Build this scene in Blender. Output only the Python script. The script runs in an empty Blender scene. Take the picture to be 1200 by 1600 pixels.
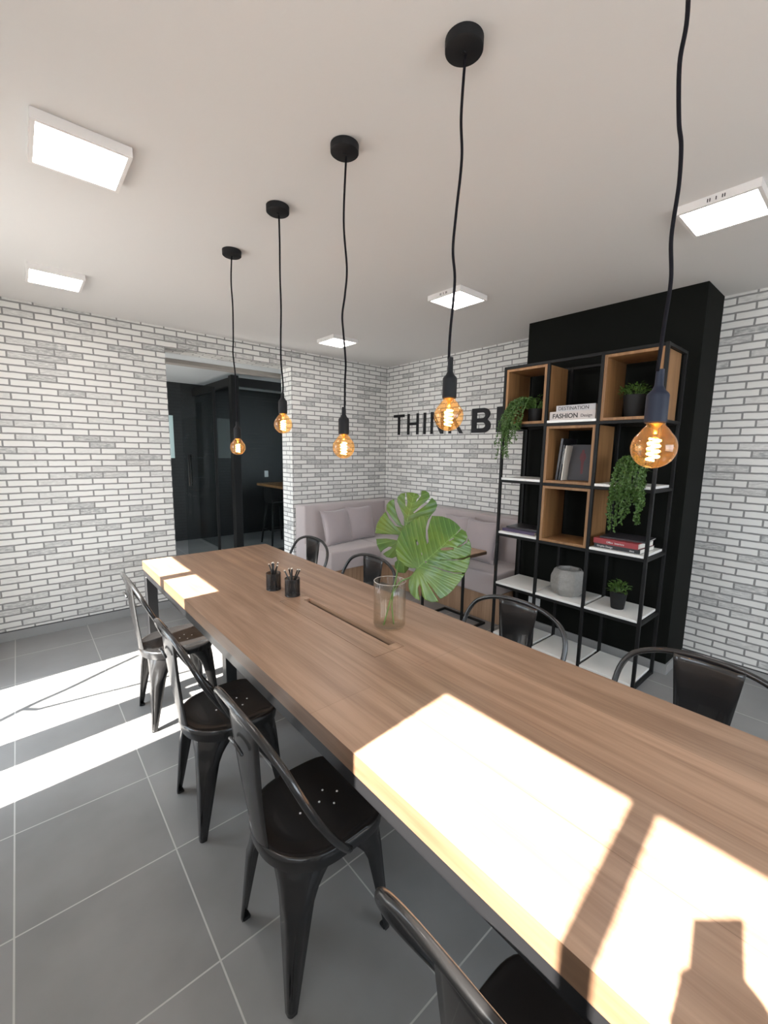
import bpy, bmesh, math, random
from mathutils import Vector, Matrix
from mathutils.geometry import delaunay_2d_cdt
random.seed(7)
S = bpy.context.scene
COL = S.collection
PI = math.pi

# ------------------------------------------------------------------ camera
cam_d = bpy.data.cameras.new('camera'); cam = bpy.data.objects.new('camera', cam_d); COL.objects.link(cam)
CAM_LOC = Vector((0, 0, 1.5836))
_yw, _pt, _rl = math.radians(-40.665), math.radians(-8.118), math.radians(0.865)
_fw = Vector((-math.sin(_yw)*math.cos(_pt), math.cos(_yw)*math.cos(_pt), math.sin(_pt)))
_rt = Vector((math.cos(_yw), math.sin(_yw), 0)); _up = _rt.cross(_fw)
_r2 = _rt*math.cos(_rl) + _up*math.sin(_rl); _u2 = -_rt*math.sin(_rl) + _up*math.cos(_rl)
_m = Matrix((( _r2.x, _u2.x, -_fw.x, CAM_LOC.x), (_r2.y, _u2.y, -_fw.y, CAM_LOC.y), (_r2.z, _u2.z, -_fw.z, CAM_LOC.z), (0, 0, 0, 1)))
cam.matrix_world = _m
cam_d.sensor_fit = 'HORIZONTAL'; cam_d.sensor_width = 36; cam_d.lens = 36*664.04/1200
cam_d.clip_start = 0.02
S.camera = cam

# ------------------------------------------------------------------ light and exposure
S.view_settings.view_transform = 'Standard'; S.view_settings.look = 'None'
S.view_settings.gamma = 1; S.view_settings.use_curve_mapping = False
S.view_settings.exposure = 0.42
SKY = 6.6; SUN = 36.0; PANEL = 15.0
w = bpy.data.worlds.new('sky'); S.world = w; w.use_nodes = True
bg = w.node_tree.nodes['Background']; bg.inputs[0].default_value = (0.80, 0.90, 1.0, 1); bg.inputs[1].default_value = SKY
sd = bpy.data.lights.new('sun', 'SUN'); sun = bpy.data.objects.new('sun', sd); COL.objects.link(sun)
sd.energy = SUN; sd.angle = math.radians(0.53); sd.color = (1.0, 0.95, 0.88)
sun.rotation_euler = Vector((1, .085, -.93)).to_track_quat('-Z', 'Y').to_euler()
XL, XR, YB, YF, H = -0.65, 3.8765, 4.49, -2.4, 2.70
def portal(loc, rot, sx, sy):
    d = bpy.data.lights.new('window_light', 'AREA'); d.shape = 'RECTANGLE'; d.size = sx; d.size_y = sy; d.cycles.is_portal = True
    o = bpy.data.objects.new('window_light', d); COL.objects.link(o); o.location = loc; o.rotation_euler = rot
portal((XL-.12, -.48, 2.19), (0, -PI/2, 0), .68, 2.42)
portal((XL-.12, 2.92, 1.16), (0, -PI/2, 0), 2.3, 1.3)
portal((1.6, YF-.12, 1.55), (PI/2, 0, 0), 2.8, 1.5)

# ------------------------------------------------------------------ materials
def nm(name):
    m = bpy.data.materials.new(name); m.use_nodes = True
    nt = m.node_tree; return m, nt, nt.nodes, nt.links, nt.nodes['Principled BSDF']
def pm(name, col, rough=.5, metal=0, spec=.5, bump=None, var=0, coat=0):
    m, nt, N, L, b = nm(name)
    b.inputs['Base Color'].default_value = (*col, 1); b.inputs['Roughness'].default_value = rough
    b.inputs['Metallic'].default_value = metal; b.inputs['Specular IOR Level'].default_value = spec
    b.inputs['Coat Weight'].default_value = coat
    if bump or var:
        tc = N.new('ShaderNodeTexCoord'); no = N.new('ShaderNodeTexNoise'); no.inputs['Scale'].default_value = bump[0] if bump else 8
        no.inputs['Detail'].default_value = 4; L.new(tc.outputs['Object'], no.inputs['Vector'])
        if bump:
            bu = N.new('ShaderNodeBump'); bu.inputs['Strength'].default_value = bump[1]; bu.inputs['Distance'].default_value = .01
            L.new(no.outputs['Fac'], bu.inputs['Height']); L.new(bu.outputs['Normal'], b.inputs['Normal'])
        if var:
            hs = N.new('ShaderNodeMapRange'); hs.inputs[3].default_value = 1-var; hs.inputs[4].default_value = 1+var
            mx = N.new('ShaderNodeVectorMath'); mx.operation = 'SCALE'; mx.inputs[0].default_value = col
            L.new(no.outputs['Fac'], hs.inputs[0]); L.new(hs.outputs[0], mx.inputs['Scale']); L.new(mx.outputs[0], b.inputs['Base Color'])
    return m
def emis(name, col, s):
    m, nt, N, L, b = nm(name)
    b.inputs['Base Color'].default_value = (*col, 1); b.inputs['Emission Color'].default_value = (*col, 1); b.inputs['Emission Strength'].default_value = s
    return m
def thin_glass(name, tint, refl=.9, rough=0.0, f0=.05, glow=None):
    m, nt, N, L, b = nm(name); N.remove(b)
    out = N['Material Output']; tr = N.new('ShaderNodeBsdfTransparent'); gl = N.new('ShaderNodeBsdfGlossy')
    tr.inputs[0].default_value = (*tint, 1); gl.inputs['Roughness'].default_value = rough; gl.inputs[0].default_value = (refl, refl, refl, 1)
    lw = N.new('ShaderNodeLayerWeight'); lw.inputs['Blend'].default_value = .5
    pw = N.new('ShaderNodeMath'); pw.operation = 'POWER'; pw.inputs[1].default_value = 4.0; L.new(lw.outputs['Facing'], pw.inputs[0])
    ma = N.new('ShaderNodeMath'); ma.operation = 'MULTIPLY_ADD'; ma.inputs[1].default_value = .6; ma.inputs[2].default_value = f0; L.new(pw.outputs[0], ma.inputs[0])
    base = tr
    if glow:
        tl = N.new('ShaderNodeBsdfTranslucent'); tl.inputs[0].default_value = (*glow, 1); m0 = N.new('ShaderNodeMixShader'); m0.inputs[0].default_value = .035
        L.new(tr.outputs[0], m0.inputs[1]); L.new(tl.outputs[0], m0.inputs[2]); base = m0
    mx = N.new('ShaderNodeMixShader'); L.new(ma.outputs[0], mx.inputs[0]); L.new(base.outputs[0], mx.inputs[1]); L.new(gl.outputs[0], mx.inputs[2])
    L.new(mx.outputs[0], out.inputs[0]); return m
def wood(name, c1, c2, axis=1, scale=1.0, rough=.4, seams=None, strength=1.0):
    """grain running along the given object axis"""
    m, nt, N, L, b = nm(name)
    tc = N.new('ShaderNodeTexCoord'); mp = N.new('ShaderNodeMapping')
    sc = [26*scale]*3; sc[axis] = 1.6*scale; mp.inputs['Scale'].default_value = sc
    L.new(tc.outputs['Object'], mp.inputs['Vector'])
    n1 = N.new('ShaderNodeTexNoise'); n1.inputs['Scale'].default_value = 1.0; n1.inputs['Detail'].default_value = 6; n1.inputs['Distortion'].default_value = .6
    L.new(mp.outputs[0], n1.inputs['Vector'])
    mp2 = N.new('ShaderNodeMapping'); s2 = [160*scale]*3; s2[axis] = 5*scale; mp2.inputs['Scale'].default_value = s2
    L.new(tc.outputs['Object'], mp2.inputs['Vector'])
    n2 = N.new('ShaderNodeTexNoise'); n2.inputs['Scale'].default_value = 1.0; n2.inputs['Detail'].default_value = 3; L.new(mp2.outputs[0], n2.inputs['Vector'])
    ad = N.new('ShaderNodeMath'); ad.operation = 'MULTIPLY_ADD'; ad.inputs[1].default_value = .35
    L.new(n2.outputs['Fac'], ad.inputs[0]); L.new(n1.outputs['Fac'], ad.inputs[2])
    cr = N.new('ShaderNodeValToRGB'); e = cr.color_ramp.elements
    e[0].position = .50; e[0].color = (*c2, 1); e[1].position = .85; e[1].color = (*c1, 1)
    L.new(ad.outputs[0], cr.inputs[0]); src = cr.outputs[0]
    if seams:
        br = N.new('ShaderNodeTexBrick'); br.inputs['Scale'].default_value = 1; br.inputs['Brick Width'].default_value = seams[0]; br.inputs['Row Height'].default_value = seams[1]
        br.inputs['Mortar Size'].default_value = .0006; br.inputs['Mortar Smooth'].default_value = .2; br.offset = .35
        br.inputs['Color1'].default_value = (.86, .86, .86, 1); br.inputs['Color2'].default_value = (1.08, 1.06, 1.04, 1); br.inputs['Mortar'].default_value = (.5, .45, .4, 1)
        sx = N.new('ShaderNodeSeparateXYZ'); cx = N.new('ShaderNodeCombineXYZ'); L.new(tc.outputs['Object'], sx.inputs[0])
        L.new(sx.outputs[1], cx.inputs[0]); L.new(sx.outputs[0], cx.inputs[1]); L.new(cx.outputs[0], br.inputs['Vector'])
        mu = N.new('ShaderNodeMix'); mu.data_type = 'RGBA'; mu.blend_type = 'MULTIPLY'; mu.inputs[0].default_value = 1
        L.new(src, mu.inputs[6]); L.new(br.outputs['Color'], mu.inputs[7]); src = mu.outputs[2]
    L.new(src, b.inputs['Base Color']); b.inputs['Roughness'].default_value = rough
    bu = N.new('ShaderNodeBump'); bu.inputs['Strength'].default_value = .12; bu.inputs['Distance'].default_value = .002
    L.new(ad.outputs[0], bu.inputs['Height']); L.new(bu.outputs[0], b.inputs['Normal'])
    return m
BW = .188
def brick(name, ax, dark=False, off=(0, 0)):
    """printed brick wallpaper; ax = object axes used as (u, v)"""
    m, nt, N, L, b = nm(name)
    tc = N.new('ShaderNodeTexCoord'); sx = N.new('ShaderNodeSeparateXYZ'); cx = N.new('ShaderNodeCombineXYZ')
    L.new(tc.outputs['Object'], sx.inputs[0])
    for i in (0, 1):
        a = N.new('ShaderNodeMath'); a.operation = 'ADD'; a.inputs[1].default_value = off[i]
        L.new(sx.outputs[ax[i]], a.inputs[0]); L.new(a.outputs[0], cx.inputs[i])
    # slight waviness of the courses
    nw = N.new('ShaderNodeTexNoise'); nw.inputs['Scale'].default_value = 14; L.new(cx.outputs[0], nw.inputs['Vector'])
    sb = N.new('ShaderNodeVectorMath'); sb.operation = 'SUBTRACT'; sb.inputs[1].default_value = (.5, .5, .5); L.new(nw.outputs['Color'], sb.inputs[0])
    sc = N.new('ShaderNodeVectorMath'); sc.operation = 'SCALE'; sc.inputs['Scale'].default_value = .007; L.new(sb.outputs[0], sc.inputs[0])
    av = N.new('ShaderNodeVectorMath'); av.operation = 'ADD'; L.new(cx.outputs[0], av.inputs[0]); L.new(sc.outputs[0], av.inputs[1])
    def bt(c1, c2, mo, size=.0068):
        t = N.new('ShaderNodeTexBrick'); t.inputs['Scale'].default_value = 1; t.inputs['Brick Width'].default_value = BW; t.inputs['Row Height'].default_value = .0525
        t.inputs['Mortar Size'].default_value = size; t.inputs['Mortar Smooth'].default_value = .25; t.offset = .42; t.offset_frequency = 2; t.squash = 1
        t.inputs['Color1'].default_value = (*c1, 1); t.inputs['Color2'].default_value = (*c2, 1); t.inputs['Mortar'].default_value = (*mo, 1)
        L.new(av.outputs[0], t.inputs['Vector']); return t
    t = bt((0, 0, 0), (1, 1, 1), (0, 0, 0))
    # smudgy horizontal scratches
    mp = N.new('ShaderNodeMapping'); mp.inputs['Scale'].default_value = (22, 95, 1); L.new(cx.outputs[0], mp.inputs['Vector'])
    n = N.new('ShaderNodeTexNoise'); n.inputs['Scale'].default_value = 1; n.inputs['Detail'].default_value = 5; n.inputs['Roughness'].default_value = .7; L.new(mp.outputs[0], n.inputs['Vector'])
    # combine: random brick value * noise -> grey amount
    mr = N.new('ShaderNodeMapRange'); mr.inputs[1].default_value = .60; mr.inputs[2].default_value = .97; L.new(t.outputs['Color'], mr.inputs[0])
    nr = N.new('ShaderNodeMapRange'); nr.inputs[1].default_value = .30; nr.inputs[2].default_value = .62; L.new(n.outputs['Fac'], nr.inputs[0])
    mu = N.new('ShaderNodeMath'); mu.operation = 'MULTIPLY'; L.new(mr.outputs[0], mu.inputs[0]); L.new(nr.outputs[0], mu.inputs[1])
    base = N.new('ShaderNodeMath'); base.operation = 'MULTIPLY_ADD'; base.inputs[1].default_value = .10; L.new(nr.outputs[0], base.inputs[0]); L.new(mu.outputs[0], base.inputs[2])
    mixc = N.new('ShaderNodeMix'); mixc.data_type = 'RGBA'
    L.new(base.outputs[0], mixc.inputs[0])
    A, B, Mo = ((.725, .71, .675), (.30, .297, .29), (.225, .22, .212)) if not dark else ((.010, .011, .011), (.008, .008, .008), (.005, .005, .005))
    mixc.inputs[6].default_value = (*A, 1); mixc.inputs[7].default_value = (*B, 1)
    mm = N.new('ShaderNodeMix'); mm.data_type = 'RGBA'; L.new(t.outputs['Fac'], mm.inputs[0]); L.new(mixc.outputs[2], mm.inputs[6]); mm.inputs[7].default_value = (*Mo, 1)
    L.new(mm.outputs[2], b.inputs['Base Color']); b.inputs['Roughness'].default_value = .55 if not dark else .5
    bu = N.new('ShaderNodeBump'); bu.invert = True; bu.inputs['Strength'].default_value = .25; bu.inputs['Distance'].default_value = .004
    L.new(t.outputs['Fac'], bu.inputs['Height'])
    if not dark: L.new(bu.outputs[0], b.inputs['Normal'])
    return m
def tile_mat():
    m, nt, N, L, b = nm('grey_porcelain_tile')
    tc = N.new('ShaderNodeTexCoord'); mp = N.new('ShaderNodeMapping'); mp.inputs['Location'].default_value = (-.356+.49*10, -1.166+.49*10, 0)
    L.new(tc.outputs['Object'], mp.inputs['Vector'])
    t = N.new('ShaderNodeTexBrick'); t.offset = 0; t.inputs['Scale'].default_value = 1; t.inputs['Brick Width'].default_value = .49; t.inputs['Row Height'].default_value = .49
    t.inputs['Mortar Size'].default_value = .0028; t.inputs['Mortar Smooth'].default_value = .1
    t.inputs['Color1'].default_value = (.92, .92, .92, 1); t.inputs['Color2'].default_value = (1.04, 1.04, 1.04, 1); L.new(mp.outputs[0], t.inputs['Vector'])
    n = N.new('ShaderNodeTexNoise'); n.inputs['Scale'].default_value = 2.6; n.inputs['Detail'].default_value = 5; L.new(tc.outputs['Object'], n.inputs['Vector'])
    cr = N.new('ShaderNodeValToRGB'); cr.color_ramp.elements[0].position = .3; cr.color_ramp.elements[0].color = (.20, .198, .195, 1)
    cr.color_ramp.elements[1].position = .7; cr.color_ramp.elements[1].color = (.265, .262, .257, 1); L.new(n.outputs['Fac'], cr.inputs[0])
    mu = N.new('ShaderNodeMix'); mu.data_type = 'RGBA'; mu.blend_type = 'MULTIPLY'; mu.inputs[0].default_value = 1
    L.new(cr.outputs[0], mu.inputs[6]); L.new(t.outputs['Color'], mu.inputs[7])
    mx = N.new('ShaderNodeMix'); mx.data_type = 'RGBA'; L.new(t.outputs['Fac'], mx.inputs[0]); L.new(mu.outputs[2], mx.inputs[6]); mx.inputs[7].default_value = (.46, .45, .43, 1)
    L.new(mx.outputs[2], b.inputs['Base Color']); b.inputs['Roughness'].default_value = .33
    rr = N.new('ShaderNodeMapRange'); rr.inputs[3].default_value = .26; rr.inputs[4].default_value = .42; L.new(n.outputs['Fac'], rr.inputs[0]); L.new(rr.outputs[0], b.inputs['Roughness'])
    bu = N.new('ShaderNodeBump'); bu.invert = True; bu.inputs['Strength'].default_value = .3; bu.inputs['Distance'].default_value = .003; L.new(t.outputs['Fac'], bu.inputs['Height']); L.new(bu.outputs[0], b.inputs['Normal'])
    return m
M = {}
M['brick_x'] = brick('white_brick_paper_back', (0, 2)); M['brick_y'] = brick('white_brick_paper_side', (1, 2), off=(.07, 0)); M['brick_s'] = brick('white_brick_paper_soffit', (0, 1))
M['blackbrick'] = brick('black_brick', (0, 2), True)
M['tile'] = tile_mat()
M['ceil'] = pm('matte_ceiling_paint', (.66, .645, .63), .9, bump=(60, .03))
M['black_wall'] = pm('black_wall_paint', (.0045, .005, .0038), .75, spec=.12, var=.1)
M['white_wall'] = pm('white_wall_paint', (.78, .77, .74), .8, bump=(50, .03))
M['grey_tile'] = pm('grey_baseboard_tile', (.27, .268, .262), .4, var=.08)
M['darkline'] = pm('dark_edge_trim', (.04, .04, .04), .5)
M['bounce_ground'] = pm('pale_bounce_ground', (.26, .255, .245), .8, var=.1)
M['black_metal'] = pm('glossy_black_steel', (.012, .012, .013), .28, 0, .5, coat=.15)
M['chair_metal'] = pm('dark_gunmetal_steel', (.015, .0145, .0145), .27, 0, .5, var=.15, coat=.3)
M['frame_metal'] = pm('satin_black_steel', (.0075, .0075, .0072), .5, 0, .22)
M['chrome'] = pm('bright_steel', (.6, .6, .62), .25, 1)
M['table_wood'] = wood('walnut_laminate', (.435, .283, .190), (.275, .167, .106), 1, .7, .34, seams=(1.9, .245))
M['slot'] = pm('dark_brown_slot', (.06, .035, .02), .5)
M['box_wood'] = wood('oak_box_board', (.30, .155, .062), (.19, .092, .034), 2, .8, .5)
M['plinth_wood'] = wood('oak_plinth', (.42, .27, .17), (.28, .165, .095), 2, .8, .45)
M['white_board'] = pm('white_shelf_board', (.80, .79, .75), .35)
M['sofa'] = pm('taupe_upholstery', (.39, .335, .325), .85, bump=(300, .12), var=.05)
M['pillow'] = pm('mauve_taupe_velvet', (.345, .292, .292), .7, bump=(220, .08), var=.06)
M['sofa'].node_tree.nodes['Principled BSDF'].inputs['Sheen Weight'].default_value = .3
M['pillow'].node_tree.nodes['Principled BSDF'].inputs['Sheen Weight'].default_value = .5
M['silicone'] = pm('black_silicone', (.009, .009, .010), .6, spec=.25)
M['silicone_blue'] = pm('blue_black_silicone', (.008, .011, .024), .55, spec=.3)
M['cord'] = pm('black_cord', (.006, .005, .007), .7, spec=.12)
M['amber'] = thin_glass('amber_bulb_glass', (1.0, .80, .50), 1.0, 0, .05, (1.0, .62, .28))
M['filament'] = emis('glowing_filament', (1.0, .55, .18), 55)
M['brass'] = pm('brass_screw_base', (.75, .5, .22), .3, 1)
M['panel'] = emis('led_diffuser', (1.0, .93, .90), PANEL)
M['white_plastic'] = pm('white_plastic', (.72, .69, .67), .45)
M['vase'] = thin_glass('smoked_ribbed_glass', (.935, .918, .88), .9, .02, .05)
M['pane'] = thin_glass('clear_partition_glass', (.86, .88, .88), .35, 0, .025)
M['concrete'] = pm('cast_concrete', (.27, .258, .24), .85, bump=(45, .35), var=.18)
M['pot'] = pm('charcoal_pot', (.010, .010, .010), .6, spec=.3)
M['soil'] = pm('soil', (.03, .02, .012), 1)
M['leaf_small'] = pm('small_fresh_leaf', (.060, .125, .018), .5, var=.4)
M['leaf_trail'] = pm('trailing_leaf', (.048, .105, .016), .5, var=.4)
M['stem'] = pm('green_stem', (.16, .30, .08), .45)
M['pencil'] = pm('black_pencil_lacquer', (.012, .012, .012), .3)
M['pencil_end'] = pm('pale_pencil_end', (.75, .70, .62), .5)
M['paper'] = pm('pale_blue_paper', (.50, .63, .62), .7)
M['letter'] = pm('black_acrylic_letter', (.006, .005, .006), .45, spec=.3)
def simple(name, c, r=.5): 
    M[name] = pm(name, c, r); return M[name]
simple('book_beige', (.52, .47, .44)); simple('book_grey', (.47, .46, .47)); simple('book_red', (.30, .03, .035), .35); simple('book_black', (.02, .02, .022), .35)
simple('page', (.72, .69, .62), .8); simple('ink', (.04, .035, .035)); simple('ink_white', (.75, .74, .72)); simple('book_purple', (.07, .05, .10), .3); simple('book_dark', (.035, .033, .036), .3)
simple('cover_grey', (.032, .029, .034), .45); simple('figure_red', (.10, .01, .015)); simple('beam_beige', (.30, .27, .24), .7); simple('back_ceiling', (.50, .52, .53), .9)
simple('outlet', (.65, .66, .66), .4); simple('skin', (.45, .27, .19), .5); simple('shirt', (.10, .12, .16), .9); simple('jeans', (.06, .08, .13), .9); simple('hair', (.03, .02, .015), .6); simple('phone', (.03, .03, .03), .2)
def mesh_cup_mat():
    m, nt, N, L, b = nm('black_wire_mesh'); b.inputs['Base Color'].default_value = (.012, .012, .012, 1); b.inputs['Roughness'].default_value = .4
    tc = N.new('ShaderNodeTexCoord'); sx = N.new('ShaderNodeSeparateXYZ'); L.new(tc.outputs['Object'], sx.inputs[0])
    at = N.new('ShaderNodeMath'); at.operation = 'ARCTAN2'; L.new(sx.outputs[1], at.inputs[0]); L.new(sx.outputs[0], at.inputs[1])
    def wv(src, f):
        a = N.new('ShaderNodeMath'); a.operation = 'MULTIPLY'; a.inputs[1].default_value = f; L.new(src, a.inputs[0])
        s = N.new('ShaderNodeMath'); s.operation = 'SINE'; L.new(a.outputs[0], s.inputs[0])
        g = N.new('ShaderNodeMath'); g.operation = 'GREATER_THAN'; g.inputs[1].default_value = -.1; L.new(s.outputs[0], g.inputs[0]); return g
    a, c = wv(at.outputs[0], 80), wv(sx.outputs[2], 1900)
    mx = N.new('ShaderNodeMath'); mx.operation = 'MAXIMUM'; L.new(a.outputs[0], mx.inputs[0]); L.new(c.outputs[0], mx.inputs[1]); L.new(mx.outputs[0], b.inputs['Alpha'])
    return m
M['wire'] = mesh_cup_mat()
def leaf_mat():
    m, nt, N, L, b = nm('monstera_leaf')
    at = N.new('ShaderNodeAttribute'); at.attribute_name = 'vein'; at.attribute_type = 'GEOMETRY'
    tc = N.new('ShaderNodeTexCoord'); n = N.new('ShaderNodeTexNoise'); n.inputs['Scale'].default_value = 7; n.inputs['Detail'].default_value = 3; L.new(tc.outputs['Object'], n.inputs['Vector'])
    cr = N.new('ShaderNodeValToRGB'); e = cr.color_ramp.elements; e[0].position = .35; e[0].color = (.040, .105, .016, 1); e[1].position = .75; e[1].color = (.115, .175, .014, 1); L.new(n.outputs['Fac'], cr.inputs[0])
    def mth(op, *a):
        q = N.new('ShaderNodeMath'); q.operation = op
        for i, x in enumerate(a):
            if isinstance(x, (int, float)): q.inputs[i].default_value = x
            else: L.new(x, q.inputs[i])
        return q.outputs[0]
    a2 = N.new('ShaderNodeAttribute'); a2.attribute_name = 'side'; a2.attribute_type = 'GEOMETRY'
    fr = mth('ABSOLUTE', mth('SUBTRACT', mth('FRACT', at.outputs['Fac']), .5))
    lat = N.new('ShaderNodeMapRange'); lat.inputs[1].default_value = .06; lat.inputs[2].default_value = .02; L.new(fr, lat.inputs[0])
    mid = N.new('ShaderNodeMapRange'); mid.inputs[1].default_value = .0032; mid.inputs[2].default_value = .0012; L.new(a2.outputs['Fac'], mid.inputs[0])
    vf = mth('MAXIMUM', mth('MULTIPLY', lat.outputs[0], .75), mid.outputs[0])
    mx = N.new('ShaderNodeMix'); mx.data_type = 'RGBA'; L.new(vf, mx.inputs[0]); L.new(cr.outputs[0], mx.inputs[6]); mx.inputs[7].default_value = (.15, .27, .07, 1)
    L.new(mx.outputs[2], b.inputs['Base Color']); b.inputs['Roughness'].default_value = .38
    b.inputs['Subsurface Weight'].default_value = 0
    return m
M['monstera'] = leaf_mat()

# ------------------------------------------------------------------ mesh helpers
def box(bm, x0, x1, y0, y1, z0, z1, mi=0, mtx=None):
    vs = [bm.verts.new((x, y, z)) for z in (z0, z1) for y in (y0, y1) for x in (x0, x1)]
    fs = [(0, 2, 3, 1), (4, 5, 7, 6), (0, 1, 5, 4), (2, 6, 7, 3), (0, 4, 6, 2), (1, 3, 7, 5)]
    out = []
    for f in fs:
        ff = bm.faces.new([vs[i] for i in f]); ff.material_index = mi; out.append(ff)
    if mtx is not None:
        for v in vs: v.co = mtx @ v.co
    return out
def rbox(bm, x0, x1, y0, y1, z0, z1, r=.004, seg=2, mi=0, mtx=None):
    b2 = bmesh.new(); box(b2, x0, x1, y0, y1, z0, z1, mi)
    bmesh.ops.bevel(b2, geom=list(b2.edges), offset=r, segments=seg, profile=.5, affect='EDGES')
    merge(bm, b2, mtx); return bm
def merge(bm, b2, mtx=None):
    mp = {}
    for v in b2.verts: mp[v] = bm.verts.new(mtx @ v.co if mtx is not None else v.co)
    for f in b2.faces:
        try: nf = bm.faces.new([mp[v] for v in f.verts]); nf.material_index = f.material_index; nf.smooth = f.smooth
        except ValueError: pass
    b2.free()
def tube(bm, pts, r, seg=10, cap=True, mi=0, flat=None):
    pts = [Vector(p) for p in pts]; n = len(pts)
    rs = r if isinstance(r, (list, tuple)) else [r]*n
    t0 = (pts[1]-pts[0]).normalized(); ref = Vector((0, 0, 1)) if abs(t0.z) < .9 else Vector((1, 0, 0))
    u = t0.cross(ref).normalized(); rings = []
    for i, p in enumerate(pts):
        t = (pts[min(i+1, n-1)]-pts[max(i-1, 0)]).normalized()
        u = (u - t*u.dot(t)).normalized(); v = t.cross(u)
        rings.append([bm.verts.new(p + u*math.cos(2*PI*k/seg)*rs[i] + v*math.sin(2*PI*k/seg)*rs[i]) for k in range(seg)])
    for a, b in zip(rings, rings[1:]):
        for k in range(seg):
            f = bm.faces.new((a[k], a[(k+1) % seg], b[(k+1) % seg], b[k])); f.smooth = True; f.material_index = mi
    if cap:
        for rr, rev in ((rings[0], True), (rings[-1], False)):
            f = bm.faces.new(rr[::-1] if rev else rr); f.material_index = mi
    return rings
def lathe(bm, prof, seg=32, c=(0, 0, 0), smooth=True, mi=0, rfun=None, phase=0):
    rings = []
    for (r, z) in prof:
        if r < 1e-6: rings.append([bm.verts.new((c[0], c[1], c[2]+z))])
        else: rings.append([bm.verts.new((c[0]+(r*(rfun(2*PI*k/seg) if rfun else 1))*math.cos(2*PI*k/seg+phase), c[1]+(r*(rfun(2*PI*k/seg) if rfun else 1))*math.sin(2*PI*k/seg+phase), c[2]+z)) for k in range(seg)])
    for a, b in zip(rings, rings[1:]):
        for k in range(seg):
            k2 = (k+1) % seg
            if len(a) == 1 and len(b) == 1: continue
            if len(a) == 1: f = bm.faces.new((a[0], b[k2], b[k]))
            elif len(b) == 1: f = bm.faces.new((a[k], a[k2], b[0]))
            else: f = bm.faces.new((a[k], a[k2], b[k2], b[k]))
            f.smooth = smooth; f.material_index = mi
    return rings
def smooth_pts(pts, n=6):
    """Catmull-Rom through the points"""
    P = [Vector(p) for p in pts]; out = []
    for i in range(len(P)-1):
        p0, p1, p2, p3 = P[max(i-1, 0)], P[i], P[i+1], P[min(i+2, len(P)-1)]
        for k in range(n):
            t = k/n
            out.append(.5*((2*p1)+(p2-p0)*t+(2*p0-5*p1+4*p2-p3)*t*t+(3*p1-p0-3*p2+p3)*t**3))
    out.append(P[-1]); return out
def obj(name, bm, mats, parent=None, smooth=None, loc=None):
    bmesh.ops.recalc_face_normals(bm, faces=bm.faces)
    me = bpy.data.meshes.new(name); 
    if smooth is not None:
        for f in bm.faces: f.smooth = True
    bm.to_mesh(me); bm.free()
    if smooth is not None: me.set_sharp_from_angle(angle=math.radians(smooth))
    for m in (mats if isinstance(mats, (list, tuple)) else [mats]): me.materials.append(M[m] if isinstance(m, str) else m)
    o = bpy.data.objects.new(name, me); COL.objects.link(o)
    if parent: o.parent = parent
    if loc: o.location = loc
    return o
def tag(o, label, cat, group=None):
    o['label'] = label; o['category'] = cat
    if group: o['group'] = group
    return o
def thing(name, label, cat, loc=(0, 0, 0), rz=0, group=None):
    o = bpy.data.objects.new(name, None); COL.objects.link(o); o.location = loc; o.rotation_euler = (0, 0, rz); o.empty_display_size = .05
    return tag(o, label, cat, group)
def struct(name, bm, mats, **k):
    o = obj(name, bm, mats, **k); o['kind'] = 'structure'; return o
def kids(o): return [c for c in bpy.data.objects if c.parent == o]
def copy_tree(o, parent=None):
    c = o.copy(); COL.objects.link(c); c.parent = parent
    for ch in kids(o): copy_tree(ch, c)
    return c
def dup(root, loc, rz, label, group=None):
    c = copy_tree(root); c.location = loc; c.rotation_euler = (0, 0, rz); c['label'] = label
    if group: c['group'] = group
    return c
NB = bmesh.new
def cdt(outlines, step, jitter=0):
    """outline first, then holes; returns 2D verts and triangles"""
    vs, es = [], []
    for o in outlines:
        n0 = len(vs)
        pts = [Vector(p) for p in o]; dense = []
        for a, b in zip(pts, pts[1:]+pts[:1]):
            k = max(1, int((b-a).length/step))
            for i in range(k): dense.append(a.lerp(b, i/k))
        vs += dense; es += [(n0+i, n0+(i+1) % len(dense)) for i in range(len(dense))]
    loops = [list(o) for o in outlines]
    def inside(px, py):
        c = False
        for lp in loops:
            for i in range(len(lp)):
                (x0, y0), (x1, y1) = lp[i-1][:2], lp[i][:2]
                if (y0 > py) != (y1 > py) and px < (x1-x0)*(py-y0)/(y1-y0)+x0: c = not c
        return c
    border = list(vs); xs = [v.x for v in vs]; ys = [v.y for v in vs]; cell = {}
    for v in border: cell.setdefault((int(v.x//step), int(v.y//step)), []).append(v)
    x = min(xs)
    while x < max(xs):
        y = min(ys)
        while y < max(ys):
            p = Vector((x+.3*step, y+.37*step)); y += step
            if not inside(p.x, p.y): continue
            ci, cj = int(p.x//step), int(p.y//step)
            if any((q-p).length < .45*step for a in (-1, 0, 1) for b in (-1, 0, 1) for q in cell.get((ci+a, cj+b), [])): continue
            vs.append(p)
        x += step
    k = 1/step
    r = delaunay_2d_cdt([v*k for v in vs], es, [], 0, 1e-5)
    co = [v/k for v in r[0]]
    return co, [f for f in r[2] if inside(sum(co[i].x for i in f)/len(f), sum(co[i].y for i in f)/len(f))]
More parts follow.
